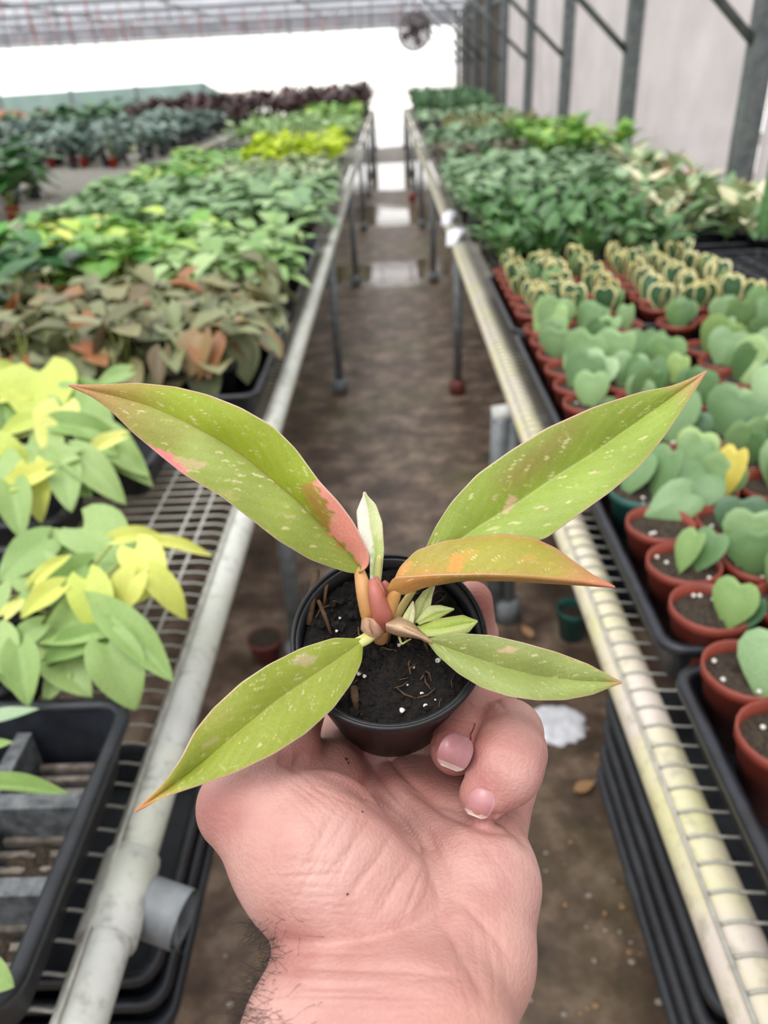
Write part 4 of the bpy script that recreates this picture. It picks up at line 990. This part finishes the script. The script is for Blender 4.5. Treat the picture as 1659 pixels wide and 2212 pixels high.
hero_leaf(hero, [(846,1268),(865,1225),(900,1190),(960,1170),(1030,1160),(1090,1155),(1150,1162),(1200,1185),(1240,1215),(1280,1243),(1327,1268)],
          [(842,1280),(870,1284),(920,1267),(1000,1253),(1100,1254),(1200,1260),(1327,1268)],
          [(836,1272),(850,1247),(950,1241),(1050,1239),(1150,1243),(1250,1252),(1327,1268)],
          [(0, 274, 278, 272), (.3, 266, 284, 256), (.7, 262, 280, 254), (1, 268, 268, 268)],
          cols=('a99a3e', 'b99550'), tipcol='dc7d6c', tip0=.72, edge='efb09a', streaks=30, seed=8, dome=3,
          patches=[('e39b4c', .9, [(965,1235),(975,1200),(1020,1185),(1035,1190),(990,1240)]), ('e39b58', .85, [(1115,1218),(1135,1200),(1168,1194),(1150,1212)]), ('dca060', .7, [(850,1240),(880,1215),(895,1220),(870,1245)]), ('d98f55', .5, [(840,1285),(950,1270),(960,1230),(840,1240)]), ('a3a343', .6, [(990,1180),(1130,1170),(1190,1200),(1100,1230),(1000,1235)])],
          label='folded olive and orange leaf pointing right')
hero_leaf(hero, [(776,1380),(720,1378),(650,1400),(580,1435),(520,1475),(460,1530),(420,1580),(390,1640),(355,1690),(293,1752)],
          [(781,1386),(720,1430),(660,1470),(600,1510),(540,1560),(480,1610),(420,1660),(360,1705),(293,1752)],
          [(783,1392),(781,1430),(760,1475),(720,1530),(660,1585),(590,1630),(510,1668),(430,1697),(360,1720),(293,1752)],
          [(0, 276, 276, 276), (.4, 254, 250, 250), (.75, 238, 234, 233), (1, 228, 228, 228)],
          cols=('98a63c', '95a238'), vein='b0a955', tipcol='c9795a', tip0=.8, streaks=50, seed=11, dome=1.2,
          patches=[('bfb287', .85, [(632,1425),(650,1412),(680,1420),(680,1430),(665,1438),(640,1436)]), ('c9b590', .6, [(430,1610),(475,1588),(478,1592),(440,1616)]), ('cbbd8e', .5, [(490,1512),(515,1518),(512,1526),(492,1522)]), ('c9a878', .4, [(430,1560),(475,1530),(500,1530),(460,1570)])],
          label='leaf pointing down left in front of the thumb')
hero_leaf(hero, [(924,1380),(990,1368),(1060,1372),(1130,1388),(1200,1408),(1270,1435),(1342,1474)],
          [(924,1383),(1000,1410),(1080,1440),(1160,1460),(1250,1470),(1342,1474)],
          [(925,1387),(945,1415),(990,1455),(1040,1485),(1100,1505),(1160,1513),(1220,1512),(1280,1500),(1342,1474)],
          [(0, 272, 272, 272), (.4, 264, 262, 258), (.75, 260, 260, 256), (1, 262, 262, 262)],
          cols=('8f9c52', '92a154'), vein='aca668', tipcol='c99a70', tip0=.9, streaks=35, seed=14, dome=1.2,
          patches=[('c9ab88', .85, [(1070,1404),(1095,1398),(1124,1402),(1100,1411)])], label='dull green leaf pointing right over the fingers')
kw = dict(nt=60, ns=8, streaks=0, dome=.6, wav=.2)
hero_leaf(hero, [(800,1262),(800,1200),(774,1150),(770,1105),(787,1063)], [(808,1262),(812,1200),(800,1140),(796,1100),(787,1063)], [(822,1262),(829,1190),(826,1130),(812,1090),(787,1063)],
          [(0, 286, 286, 286), (1, 292, 291, 291)], cols=('eef0e2', 'd6e0a8'), label='small cream white leaf standing upright', patches=[('b9cf74', .7, [(795,1240),(830,1240),(830,1170),(812,1150)])], **kw)
hero_leaf(hero, [(893,1340),(898,1300),(915,1278),(938,1265)], [(902,1342),(915,1305),(938,1265)], [(912,1342),(930,1312),(938,1265)], [(0, 280, 280, 278), (1, 281, 281, 279)], cols=('c3cf86', 'cdd793'), label='tiny pale green leaf', **kw)
hero_leaf(hero, [(897,1345),(925,1309),(950,1308),(980,1316)], [(900,1346),(940,1324),(980,1316)], [(905,1349),(945,1337),(980,1316)], [(0, 278, 279, 276), (1, 276, 276, 276)], cols=('cdd893', 'a9be5c'), label='tiny pale green leaf', **kw)
hero_leaf(hero, [(898,1355),(950,1337),(1000,1329),(1031,1342)], [(905,1362),(960,1358),(1031,1342)], [(925,1376),(985,1374),(1012,1366),(1031,1342)], [(0, 276, 278, 274), (1, 272, 272, 272)], cols=('a9c052', 'bccb74'), label='tiny pale green leaf', **kw)
hero_leaf(hero, [(866,1342),(875,1325),(892,1300)], [(880,1347),(886,1325),(892,1300)], [(893,1348),(896,1322),(892,1300)], [(0, 277, 277, 276), (1, 277, 277, 277)], cols=('d3d9a0', 'd9dcae'), **kw)
def stemmat(name, a, b): plain(name, a, b, 90, .45, .1)
stemmat('petiole_orange', 'b58648', 'c4935e'); stemmat('petiole_pink', '9c5448', 'b06a5a'); stemmat('petiole_yellow', 'c6b060', 'd0bf78'); stemmat('sheath_pale', 'b98f6a', 'c9a27e'); stemmat('petiole_green', 'b5b96a', 'c6c880')
def stem(pts, mat, name='petiole', flat=.75, lab=None):
    P = [Vector(pd(u, v, d))-hero.location for u, v, d, _ in pts]; R = [w*d/FPX*HS for u, v, d, w in pts]
    # subdivide smoothly
    n = 14; T = np.linspace(0, len(P)-1, n); Q, RR = [], []
    for t in T:
        i = min(int(t), len(P)-2); f = t-i; p0, p1, p2, p3 = P[max(i-1, 0)], P[i], P[i+1], P[min(i+2, len(P)-1)]
        Q.append(.5*((2*p1)+(p2-p0)*f+(2*p0-5*p1+4*p2-p3)*f*f+(3*p1-p0-3*p2+p3)*f**3)); RR.append(R[i]*(1-f)+R[i+1]*f)
    o = MB().tube(Q, RR, 14, True, flat, tuple(CM @ np.array([0, .3, 1]))).add(name, mat, hero, True)
    if lab: o['label'] = lab
stem([(810, 1362, 281, 18), (799, 1322, 278, 22), (787, 1280, 276, 18), (778, 1240, 278, 13), (774, 1226, 279, 9)], 'petiole_orange')
stem([(826, 1360, 279, 12), (826, 1330, 274, 24), (812, 1285, 272, 17), (803, 1252, 274, 7)], 'petiole_pink', 'new_leaf_sheath', .8, 'pink rolled new leaf in the middle')
stem([(828, 1345, 280, 14), (820, 1290, 277, 15), (815, 1262, 278, 10), (812, 1246, 279, 4)], 'petiole_pink', 'new_leaf_sheath', .6)
stem([(840, 1290, 284, 14), (835, 1268, 283, 10), (828, 1255, 283, 4)], 'petiole_pink', 'new_leaf_sheath', .6)
stem([(830, 1352, 279, 14), (842, 1315, 275, 15), (852, 1288, 273, 14), (858, 1276, 272, 10)], 'petiole_orange')
stem([(850, 1345, 283, 10), (868, 1312, 284, 9), (892, 1275, 288, 8), (908, 1244, 290, 6)], 'petiole_yellow')
ks = dict(nt=50, ns=10, streaks=0, dome=3.0, wav=.2, edge='e0b4a6')
o = hero_leaf(hero, [(783,1335),(781,1360),(793,1374),(812,1380)], [(798,1335),(800,1356),(806,1370),(812,1380)], [(826,1345),(829,1362),(824,1374),(812,1380)], [(0, 272, 280, 276), (1, 279, 279, 279)], cols=('cfa888', 'c99c84'), label='pale basal sheath', **ks); o.name = 'basal_sheath'
o = hero_leaf(hero, [(836,1330),(865,1333),(890,1345),(908,1364),(935,1388)], [(834,1350),(868,1354),(900,1368),(935,1388)], [(836,1364),(862,1373),(892,1376),(912,1380),(935,1388)], [(0, 271, 281, 278), (.6, 269, 276, 274), (1, 271, 271, 271)], cols=('b99a78', 'c9a88a'), label='pale basal sheath', **ks); o.name = 'basal_sheath'
stem([(900, 1368, 274, 8), (915, 1378, 273, 6), (932, 1386, 271, 5)], 'petiole_green')
stem([(812, 1362, 279, 12), (795, 1380, 277, 11), (778, 1392, 275, 8)], 'petiole_green')
stem([(800, 1364, 279, 5), (780, 1376, 277, 4), (766, 1382, 277, 3)], 'petiole_green')
stem([(812, 1300, 284, 8), (814, 1260, 285, 8), (818, 1212, 285, 7), (823, 1203, 285, 6)], 'petiole_green')
stem([(862, 1375, 279, 3), (868, 1390, 278, 2.5), (878, 1385, 278, 2), (888, 1380, 278, 1.5)], 'petiole_green', 'aerial_root', 1)
stem([(893, 1340, 281, 8), (880, 1352, 282, 9), (862, 1360, 283, 8)], 'petiole_green')
stem([(822, 1380, 287, 16), (824, 1360, 281, 18), (832, 1345, 279, 14)], 'petiole_orange', 'main_stem', 1)

# ================================================================== THE HAND
def Q(u, v, d): return np.array([(u-CX)/FPX*d, (CY-v)/FPX*d, d])*.9
PR = []     # (group, a, b, ra, rb)
def cone(grp, a, b): PR.append((grp, Q(*a[:3]), Q(*b[:3]), a[3]*.9, b[3]*.9))
def chain(grp, pts):
    for a, b in zip(pts[:-1], pts[1:]): cone(grp, a, b)
# forearm and wrist
eL, eR = (np.array([-52, -325, 74.]), np.array([-20, -325, 76.]))
wl_, wr_ = (725, 2110, 246, 21.5), (962, 2110, 240, 22)
chain('arm', [wl_, (700, 2260, 221, 22.5)]); PR.append(('arm', Q(700, 2260, 221), eL, 20.2, 33)); chain('arm', [wr_, (925, 2260, 212, 22.5)]); PR.append(('arm', Q(925, 2260, 212), eR, 20.2, 33)); PR.append(('arm', Q(815, 2260, 216), np.array([-36, -325, 75.]), 19, 34))
chain('arm', [(840, 2110, 245, 21), (815, 2260, 216, 21)])
# thenar and thumb
chain('palm', [(795, 1968, 249, 26), (655, 1845, 249, 22.5), (522, 1742, 257, 13.8)])
chain('palm', [(740, 2050, 250, 17), (800, 1975, 250, 24)]); cone('palm', (715, 1880, 250, 24), (700, 1800, 262, 20))
chain('thumb', [(522, 1742, 258, 13.6), (612, 1612, 287, 12.2), (655, 1515, 310, 10)])
cone('palm', (650, 1800, 264, 18), (700, 1690, 300, 15))
# hypothenar and palm
chain('palm', [(962, 2110, 238, 21), (1003, 2060, 243, 21), (1035, 1905, 262, 19.5), (1046, 1810, 280, 15.5)])
chain('palm', [(900, 2050, 254, 19), (900, 1950, 272, 19), (870, 1780, 302, 18), (800, 1660, 342, 17)])
cone('palm', (870, 1780, 302, 18), (920, 1640, 345, 16)); cone('palm', (960, 1880, 275, 19), (1000, 1720, 312, 15)); cone('palm', (960, 1880, 275, 19), (920, 1700, 325, 17))
cone('palm', (800, 1660, 342, 17), (725, 1600, 348, 14)); cone('palm', (700, 1700, 300, 15), (740, 1620, 340, 15))
# pinky
chain('pinky', [(1066, 1800, 287, 12.5), (1092, 1690, 296, 11.5), (1100, 1584, 290, 12.2)]); chain('pinky', [(1100, 1584, 290, 12.2), (1104, 1625, 276, 12.2), (1086, 1665, 267, 11.8), (1046, 1718, 262, 8.6)])
cone('pinky', (1100, 1652, 268, 11.6), (1094, 1660, 267, 11.6))
# ring
chain('ring', [(995, 1680, 320, 13), (1045, 1600, 335, 12.5), (1044, 1508, 322, 13)]); chain('ring', [(1044, 1508, 322, 13), (1010, 1570, 298, 12.6), (984, 1618, 288, 9.6)])
# middle and index curl behind the pot
chain('mid', [(915, 1620, 348, 13), (985, 1470, 375, 11.5), (1025, 1370, 362, 10.5), (1020, 1298, 324, 8.6)])
chain('idx', [(740, 1600, 350, 13), (800, 1470, 392, 11.5), (870, 1380, 392, 10.5), (930, 1325, 378, 8.6)])
KB = {'arm': 9, 'palm': 6, 'thumb': 4, 'pinky': 3, 'ring': 3, 'mid': 3, 'idx': 3}
def smin(a, b, k):
    h_ = np.clip(.5+.5*(b-a)/k, 0, 1); return b*(1-h_)+a*h_-k*h_*(1-h_)
def sdf(P):
    gs = {}
    for grp, a, b, ra, rb in PR:
        ab = b-a; t = np.clip(((P-a) @ ab)/max(ab @ ab, 1e-9), 0, 1).astype(np.float32)
        d = np.linalg.norm(P-(a+t[:, None]*ab), axis=1)-(ra+(rb-ra)*t)
        gs[grp] = d if grp not in gs else smin(gs[grp], d, KB[grp])
    body = smin(gs['arm'], gs['palm'], 6)
    body = smin(body, gs['thumb'], 5)
    for f, k in (('pinky', 2.2), ('ring', 2.2), ('mid', 4), ('idx', 4)): body = smin(body, gs[f], k) if f in ('mid', 'idx') else np.minimum(body, smin(body, gs[f], k))
    return body
def nets(AX_):
    cs = 4; AX_ = [np.asarray(a)[:len(a)//cs*cs] for a in AX_]
    ctr = [a.reshape(-1, cs).mean(1) for a in AX_]; hw = [(a.reshape(-1, cs)[:, -1]-a.reshape(-1, cs)[:, 0])/2 for a in AX_]; nc = [len(c) for c in ctr]
    cg = np.stack(np.meshgrid(*ctr, indexing='ij'), -1).reshape(-1, 3).astype(np.float32); cv = sdf(cg).reshape(nc)
    hd = np.sqrt(hw[0][:, None, None]**2+hw[1][None, :, None]**2+hw[2][None, None, :]**2)*1.9+1.0
    act = np.abs(cv) < hd
    Vv = np.repeat(np.repeat(np.repeat(np.where(cv > 0, 9., -9.).astype(np.float32), cs, 0), cs, 1), cs, 2)
    am = np.repeat(np.repeat(np.repeat(act, cs, 0), cs, 1), cs, 2); I = np.argwhere(am)
    for s0 in range(0, len(I), 300000):
        ii = I[s0:s0+300000]; Vv[ii[:, 0], ii[:, 1], ii[:, 2]] = sdf(np.stack([AX_[k][ii[:, k]] for k in range(3)], 1).astype(np.float32))
    neg = Vv < 0; off = [(x, y, z) for x in (0, 1) for y in (0, 1) for z in (0, 1)]
    sl = lambda A, o: A[o[0]:A.shape[0]-1+o[0], o[1]:A.shape[1]-1+o[1], o[2]:A.shape[2]-1+o[2]]
    cnt = sum(sl(neg, o).astype(np.int8) for o in off); cell = (cnt > 0) & (cnt < 8); C = np.argwhere(cell)
    idm = -np.ones(cell.shape, np.int32); idm[tuple(C.T)] = np.arange(len(C))
    acc = np.zeros((len(C), 3)); num = np.zeros(len(C))
    cvals = {o: Vv[C[:, 0]+o[0], C[:, 1]+o[1], C[:, 2]+o[2]] for o in off}
    for o in off:
        for k in range(3):
            if o[k] == 0:
                p = list(o); p[k] = 1; p = tuple(p); a, b = cvals[o], cvals[p]; mk = (a < 0) != (b < 0)
                t = np.where(mk, a/np.where(mk, a-b, 1), 0); q = np.tile(np.array(o, float), (len(C), 1)); q[:, k] += t
                acc += q*mk[:, None]; num += mk
    fp = C+acc/num[:, None]; verts = np.stack([np.interp(fp[:, k], np.arange(len(AX_[k])), AX_[k]) for k in range(3)], 1); faces = []
    for k in range(3):
        o1 = [0, 0, 0]; o1[k] = 1; A = neg[tuple(slice(None, -1) if i == k else slice(None) for i in range(3))]; B = neg[tuple(slice(1, None) if i == k else slice(None) for i in range(3))]
        E_ = np.argwhere(A != B); a, b = [i for i in range(3) if i != k]
        E_ = E_[(E_[:, a] > 0) & (E_[:, b] > 0)]; E_ = E_[(E_[:, a] < idm.shape[a]) & (E_[:, b] < idm.shape[b]) & (E_[:, k] < idm.shape[k])]
        q = []
        for da, db in ((0, 0), (1, 0), (1, 1), (0, 1)):
            z = E_.copy(); z[:, a] -= da; z[:, b] -= db; q.append(idm[tuple(z.T)])
        f = np.stack(q, 1); ins = neg[tuple(E_.T)]; fl_ = ins if k != 1 else ~ins; f[~fl_] = f[~fl_][:, ::-1]
        faces.append(f[(f >= 0).all(1)])
    return verts, np.concatenate(faces)
st_ = .58
HV_, HF_ = nets([np.r_[np.arange(-110, -66, 2.4), np.arange(-65.6, 66, st_)], np.r_[np.arange(-372, -134, 2.4), np.arange(-133, -8, st_)], np.r_[np.arange(30, 158, 2.4), np.arange(158.4, 300, st_), np.arange(301, 374, 1.2)]])
# smooth lightly, then press in the creases of the palm
def vnormals(V, F):
    n = np.zeros_like(V); a = np.cross(V[F[:, 2]]-V[F[:, 0]], V[F[:, 3]]-V[F[:, 1]])
    for k in range(4): np.add.at(n, F[:, k], a)
    return n/np.maximum(np.linalg.norm(n, axis=1, keepdims=True), 1e-9)
ed = np.concatenate([HF_[:, [0, 1]], HF_[:, [1, 2]], HF_[:, [2, 3]], HF_[:, [3, 0]]])
for _ in range(5):
    s = np.zeros_like(HV_); c_ = np.zeros(len(HV_)); np.add.at(s, ed[:, 0], HV_[ed[:, 1]]); np.add.at(c_, ed[:, 0], 1); np.add.at(s, ed[:, 1], HV_[ed[:, 0]]); np.add.at(c_, ed[:, 1], 1)
    HV_ = .5*HV_+.5*s/c_[:, None]
NR = vnormals(HV_, HF_)
fac = np.clip(-(NR*HV_).sum(1)/np.linalg.norm(HV_, axis=1)*5, 0, 1); front = fac > 0
uu = CX+FPX*HV_[:, 0]/HV_[:, 2]; vv = CY-FPX*HV_[:, 1]/HV_[:, 2]
def crease(poly, amp, w, n=60):
    """poly in photo pixels; amp, w in mm"""
    P = resample(poly, n); D = np.full(len(HV_), 1e9)
    sel = np.where(front & (uu > P[:, 0].min()-60) & (uu < P[:, 0].max()+60) & (vv > P[:, 1].min()-60) & (vv < P[:, 1].max()+60))[0]
    best = np.full(len(sel), 1e9); fade = np.zeros(len(sel))
    for i in range(len(P)):
        dd = np.hypot(uu[sel]-P[i, 0], vv[sel]-P[i, 1])*HV_[sel, 2]/FPX; f = math.sin(math.pi*min(1, max(.0, (i+1)/(n+1))))**.5
        mk = dd < best; best[mk] = dd[mk]; fade[mk] = f
    HV_[sel] -= NR[sel]*(1.45*amp*fac[sel]*fade*np.exp(-np.abs(best/w)**1.5))[:, None]
for poly, amp, w in (
    ([(652, 1645), (760, 1692), (860, 1762), (930, 1850), (955, 1940), (945, 2010)], 1.5, 2.2),
    ([(788, 1625), (830, 1690), (880, 1745), (920, 1790), (960, 1880), (985, 1960)], 1.0, 1.5),
    ([(835, 1630), (880, 1680), (940, 1728), (1005, 1752)], 1.0, 1.4),
    ([(868, 1690), (960, 1752), (1050, 1790), (1120, 1800)], 1.0, 1.6),
    ([(610, 2035), (700, 2040), (800, 2025), (900, 1995), (950, 1960)], 1.1, 2.0),
    ([(640, 2085), (760, 2090), (880, 2095), (990, 2110)], .6, 1.4),
    ([(660, 2130), (780, 2135), (900, 2145)], .5, 1.3),
    ([(950, 1980), (1010, 2080), (1050, 2160)], .6, 1.5), ([(980, 1930), (1060, 2010), (1110, 2080)], .6, 1.4),
    ([(700, 1900), (760, 1830), (800, 1770)], .35, 1.0), ([(760, 1930), (820, 1850), (850, 1800)], .35, 1.0), ([(820, 1960), (870, 1890), (900, 1850)], .35, 1.0), ([(660, 1880), (700, 1800), (730, 1740)], .3, 1.0),
    ([(900, 1560), (940, 1610), (1000, 1660)], .5, 1.2), ([(600, 1640), (640, 1650), (660, 1625)], 1.6, 2.0),
    ([(1060, 1625), (1090, 1630), (1130, 1652)], .45, 1.0), ([(1065, 1645), (1095, 1650), (1135, 1668)], .35, 1.0), ([(1050, 1500), (1075, 1515), (1095, 1540)], .4, 1.0),
    ([(1020, 1690), (1040, 1700), (1068, 1725)], .35, .9), ([(960, 1590), (990, 1585), (1020, 1600)], .35, .9)):
    crease(poly, amp, w)
rc = random.Random(21)
crease([(1050, 1762), (1090, 1772), (1122, 1796), (1142, 1830)], 1.3, 1.5)
def fine(n, start, end, ju, jv, amp, w=.55, bend=10):
    for k in range(n):
        f = (k+.5)/n; a = [start[0][i]*(1-f)+start[1][i]*f for i in (0, 1)]; b = [end[0][i]*(1-f)+end[1][i]*f for i in (0, 1)]
        a = (a[0]+rc.uniform(-ju, ju), a[1]+rc.uniform(-jv, jv)); b = (b[0]+rc.uniform(-ju, ju), b[1]+rc.uniform(-jv, jv)); be = rc.uniform(-bend, bend)
        crease([a, ((a[0]+b[0])/2+be, (a[1]+b[1])/2+be), b], amp*rc.uniform(.3, .85), w*rc.uniform(.6, 1.0), 40)
fine(12, ((640, 1930), (900, 2000)), ((740, 1760), (960, 1900)), 14, 30, .3)      # slanting lines over the thenar
fine(10, ((590, 1850), (640, 1990)), ((720, 1850), (800, 1990)), 20, 10, .22)     # level wrinkles on the thumb side
fine(12, ((600, 2060), (560, 2200)), ((840, 2060), (1040, 2200)), 40, 12, .3, .7)  # wrist wrinkles
fine(9, ((960, 1960), (1100, 1980)), ((1010, 2200), (1110, 2130)), 16, 30, .28)    # heel of the hand
fine(9, ((560, 1690), (700, 1660)), ((640, 1790), (860, 1740)), 25, 20, .25)
fine(7, ((470, 1700), (470, 1800)), ((560, 1710), (560, 1800)), 15, 8, .22)
fine(7, ((880, 1720), (1060, 1800)), ((960, 1860), (1110, 1900)), 20, 20, .25)
fine(6, ((1060, 1560), (1075, 1660)), ((1140, 1590), (1140, 1690)), 8, 6, .2)
fine(5, ((965, 1540), (970, 1585)), ((1050, 1560), (1030, 1600)), 8, 6, .2)
# tone map of the skin: redder over knuckles and finger pads, paler on the thenar
tone = np.zeros(len(HV_))
for u, v, r_, a in ((1090, 1620, 70, .35), (1040, 1700, 70, .6), (985, 1600, 80, .75), (1050, 1520, 60, .6), (470, 1745, 70, .55), (800, 1640, 110, .55), (940, 1680, 90, .5), (700, 1620, 90, .4), (1030, 1300, 60, .8), (850, 2200, 160, .35), (1110, 1760, 50, .4), (620, 2060, 90, .3)):
    tone = np.maximum(tone, a*np.exp(-((uu-u)**2+(vv-v)**2)/r_**2))
Wd = CAM+(np.stack([HV_[:, 0], HV_[:, 1], -HV_[:, 2]], 1)/1000) @ CM.T
hand_base = Wd.mean(0)
me = bpy.data.meshes.new('person'); me.from_pydata((Wd-hand_base).tolist(), [], HF_.tolist()); me.polygons.foreach_set('use_smooth', [True]*len(HF_))
ta = me.attributes.new('tone', 'FLOAT', 'POINT'); ta.data.foreach_set('value', tone.astype(np.float32))
g = G('skin'); co = g.coord(); at = g.node('Attribute', _attribute_name='tone')
n1 = g.noise(45, 4, .6, co); n2 = g.noise(700, 3, .6, co); n3 = g.noise(14, 2, .5, co)
vo = g.node('TexVoronoi', Scale=850.0, Vector=co)
base = g.ramp(n1, [(.3, srgb('b17f78')), (.5, srgb('c0938a')), (.7, srgb('c89e96'))])
base = g.mix(g.ramp(n3, [(.45, (0, 0, 0, 1)), (.7, (.45, .45, .45, 1))]), base, srgb('c08a78'))
base = g.mix(at.outputs['Fac'], base, srgb('98504a'))
wv = g.noise(1.0, 4, .65, g.mapping(co, (140, 900, 900)))
hsum = g.node('Math', i0=n2, i1=wv, _operation='ADD').outputs[0]; hsum = g.node('Math', i0=hsum, i1=vo.outputs[0], _operation='ADD').outputs[0]
g.done(g.prin(base, .48, g.bump(hsum, .3, .0006), 0, .06, .45, Subsurface_Radius=(.006, .002, .001), Subsurface_Scale=1.0))
hand = add('person', me, 'skin', None, tuple(hand_base)); tag(hand, 'bare hand and wrist, palm up, cupping the small black pot', 'hand')
# fingernails on ring finger and little finger
def nail(cu, cv, ang, wpx, lpx, lift=.4):
    """nail plate conforming to the finger surface; centre, direction (degrees, photo) and size in photo pixels"""
    ca_, sa_ = math.cos(math.radians(ang)), math.sin(math.radians(ang)); ns, na = 14, 12; rows = []
    fr = np.where(front & (np.hypot(uu-cu, vv-cv) < 130))[0]
    for i in range(ns+1):
        s = i/ns*2-1; hw = wpx*.5*((1-abs(s)**3.2*.75)**.5 if s > 0 else (1-abs(s)**2.4*.85)**.5)
        for j in range(na+1):
            f = j/na*2-1; x, y = s*lpx*.5, f*hw; u, v = cu+ca_*x-sa_*y, cv+sa_*x+ca_*y
            d2 = np.hypot(uu[fr]-u, vv[fr]-v); near = fr[d2 < 22]; dep = HV_[near, 2]; dmin = np.percentile(dep, 8) if len(dep) else 240.
            ok = near[HV_[near, 2] < dmin+5]; w = np.exp(-((uu[ok]-u)**2+(vv[ok]-v)**2)/90.); dd = (HV_[ok, 2]*w).sum()/w.sum()
            rows.append((u, v, dd, s, f))
    R_ = np.array(rows); D = R_[:, 2].reshape(ns+1, na+1)
    X = (R_[:, 0]-cu)/wpx; Y = (R_[:, 1]-cv)/wpx; A = np.stack([X*0+1, X, Y, X*X, X*Y, Y*Y], 1); co_, *_ = np.linalg.lstsq(A, R_[:, 2], rcond=None)
    fit = A @ co_; res = (fit-R_[:, 2]).max(); D = (fit-max(0, res)*.55).reshape(ns+1, na+1)
    m = MB(); tot = (ns+1)*(na+1)
    for top in (0, 1):
        for q in range(tot):
            u, v, _d, s, f = R_[q]; d = D.ravel()[q]-(lift*(1-.55*abs(f)**4) if top else -1.2)
            p = np.array([(u-CX)/FPX*d, (CY-v)/FPX*d, -d])/1000; m.vert(*(CAM+CM @ p-hand_base))
    k = na+1
    for top in (0, 1):
        for i in range(ns):
            m.cur = 1 if i >= ns-2 else 0
            for j in range(na):
                q = top*tot+i*k+j; f = (q, q+1, q+k+1, q+k); m.face(*(f if top else f[::-1]))
    m.cur = 0
    for i in range(ns):
        for j in (0, na): q = i*k+j; m.face(q, q+k, q+k+tot, q+tot)
    for j in range(na):
        for i in (0, ns): q = i*k+j; m.face(q, q+1, q+1+tot, q+tot)
    m.add('fingernail', ['nail', 'nail_tip'], hand, True)
nail(1037, 1734, 112, 62, 64)
nail(984, 1624, 112, 74, 78)
# arm hair along the thumb side of the wrist
rgh = random.Random(5); m = MB()
cand = np.where((uu > 500) & (uu < 760) & (vv > 1985) & (vv < 2300) & ((NR*HV_).sum(1)/np.linalg.norm(HV_, axis=1) < .45))[0]
for _ in range(900):
    i = int(cand[rgh.randrange(len(cand))]); u0 = uu[i]
    if rgh.random() > math.exp(-max(0, u0-560)/42.0): continue
    p = HV_[i]; nn = NR[i]; L = rgh.uniform(5, 11); dr = np.array([rgh.uniform(-.9, .3), rgh.uniform(-.9, .5), rgh.uniform(-.4, .4)]); pts = []
    for t in (0, .35, .7, 1):
        q = p+nn*(L*(.5*t-.25*t*t))+dr*L*t*(.6+.3*t)+np.array([rgh.uniform(-.3, .3), rgh.uniform(-.3, .3), 0])*t
        pts.append(tuple(CAM+CM @ (np.array([q[0], q[1], -q[2]])/1000)-hand_base))
    m.tube(pts, [.00006, .00005, .00004, .00001], 3, False)
def surf(u, v):
    i = np.argmin(np.where(front, np.hypot(uu-u, vv-v)+HV_[:, 2]*.02, 1e9)); p = HV_[i]-NR[i]*0; return CAM+CM @ (np.array([p[0], p[1], -p[2]])/1000)-hand_base
for u, v, r_ in ((746, 1640, .0008), (752, 1648, .0005), (783, 1752, .0004), (750, 1932, .0004), (800, 1720, .0003)):
    MB().lathe([(r_*.5, -r_*.3), (r_, 0), (r_*.4, r_*.5)], 7, tuple(surf(u, v)), True).add('dirt_speck', 'potting_soil', hand, True)
plain('scratch_red', '7a2622', '8e332c', 80, .4, 0)
MB().tube([tuple(surf(u, v)) for u, v in ((1026, 1563), (1022, 1574), (1018, 1586), (1017, 1598))], [.0003, .00025, .0003, .0002], 6).add('scratch', 'scratch_red', hand, True)
tag(m.add('arm_hair', 'hair', hand, True), kind='stuff')
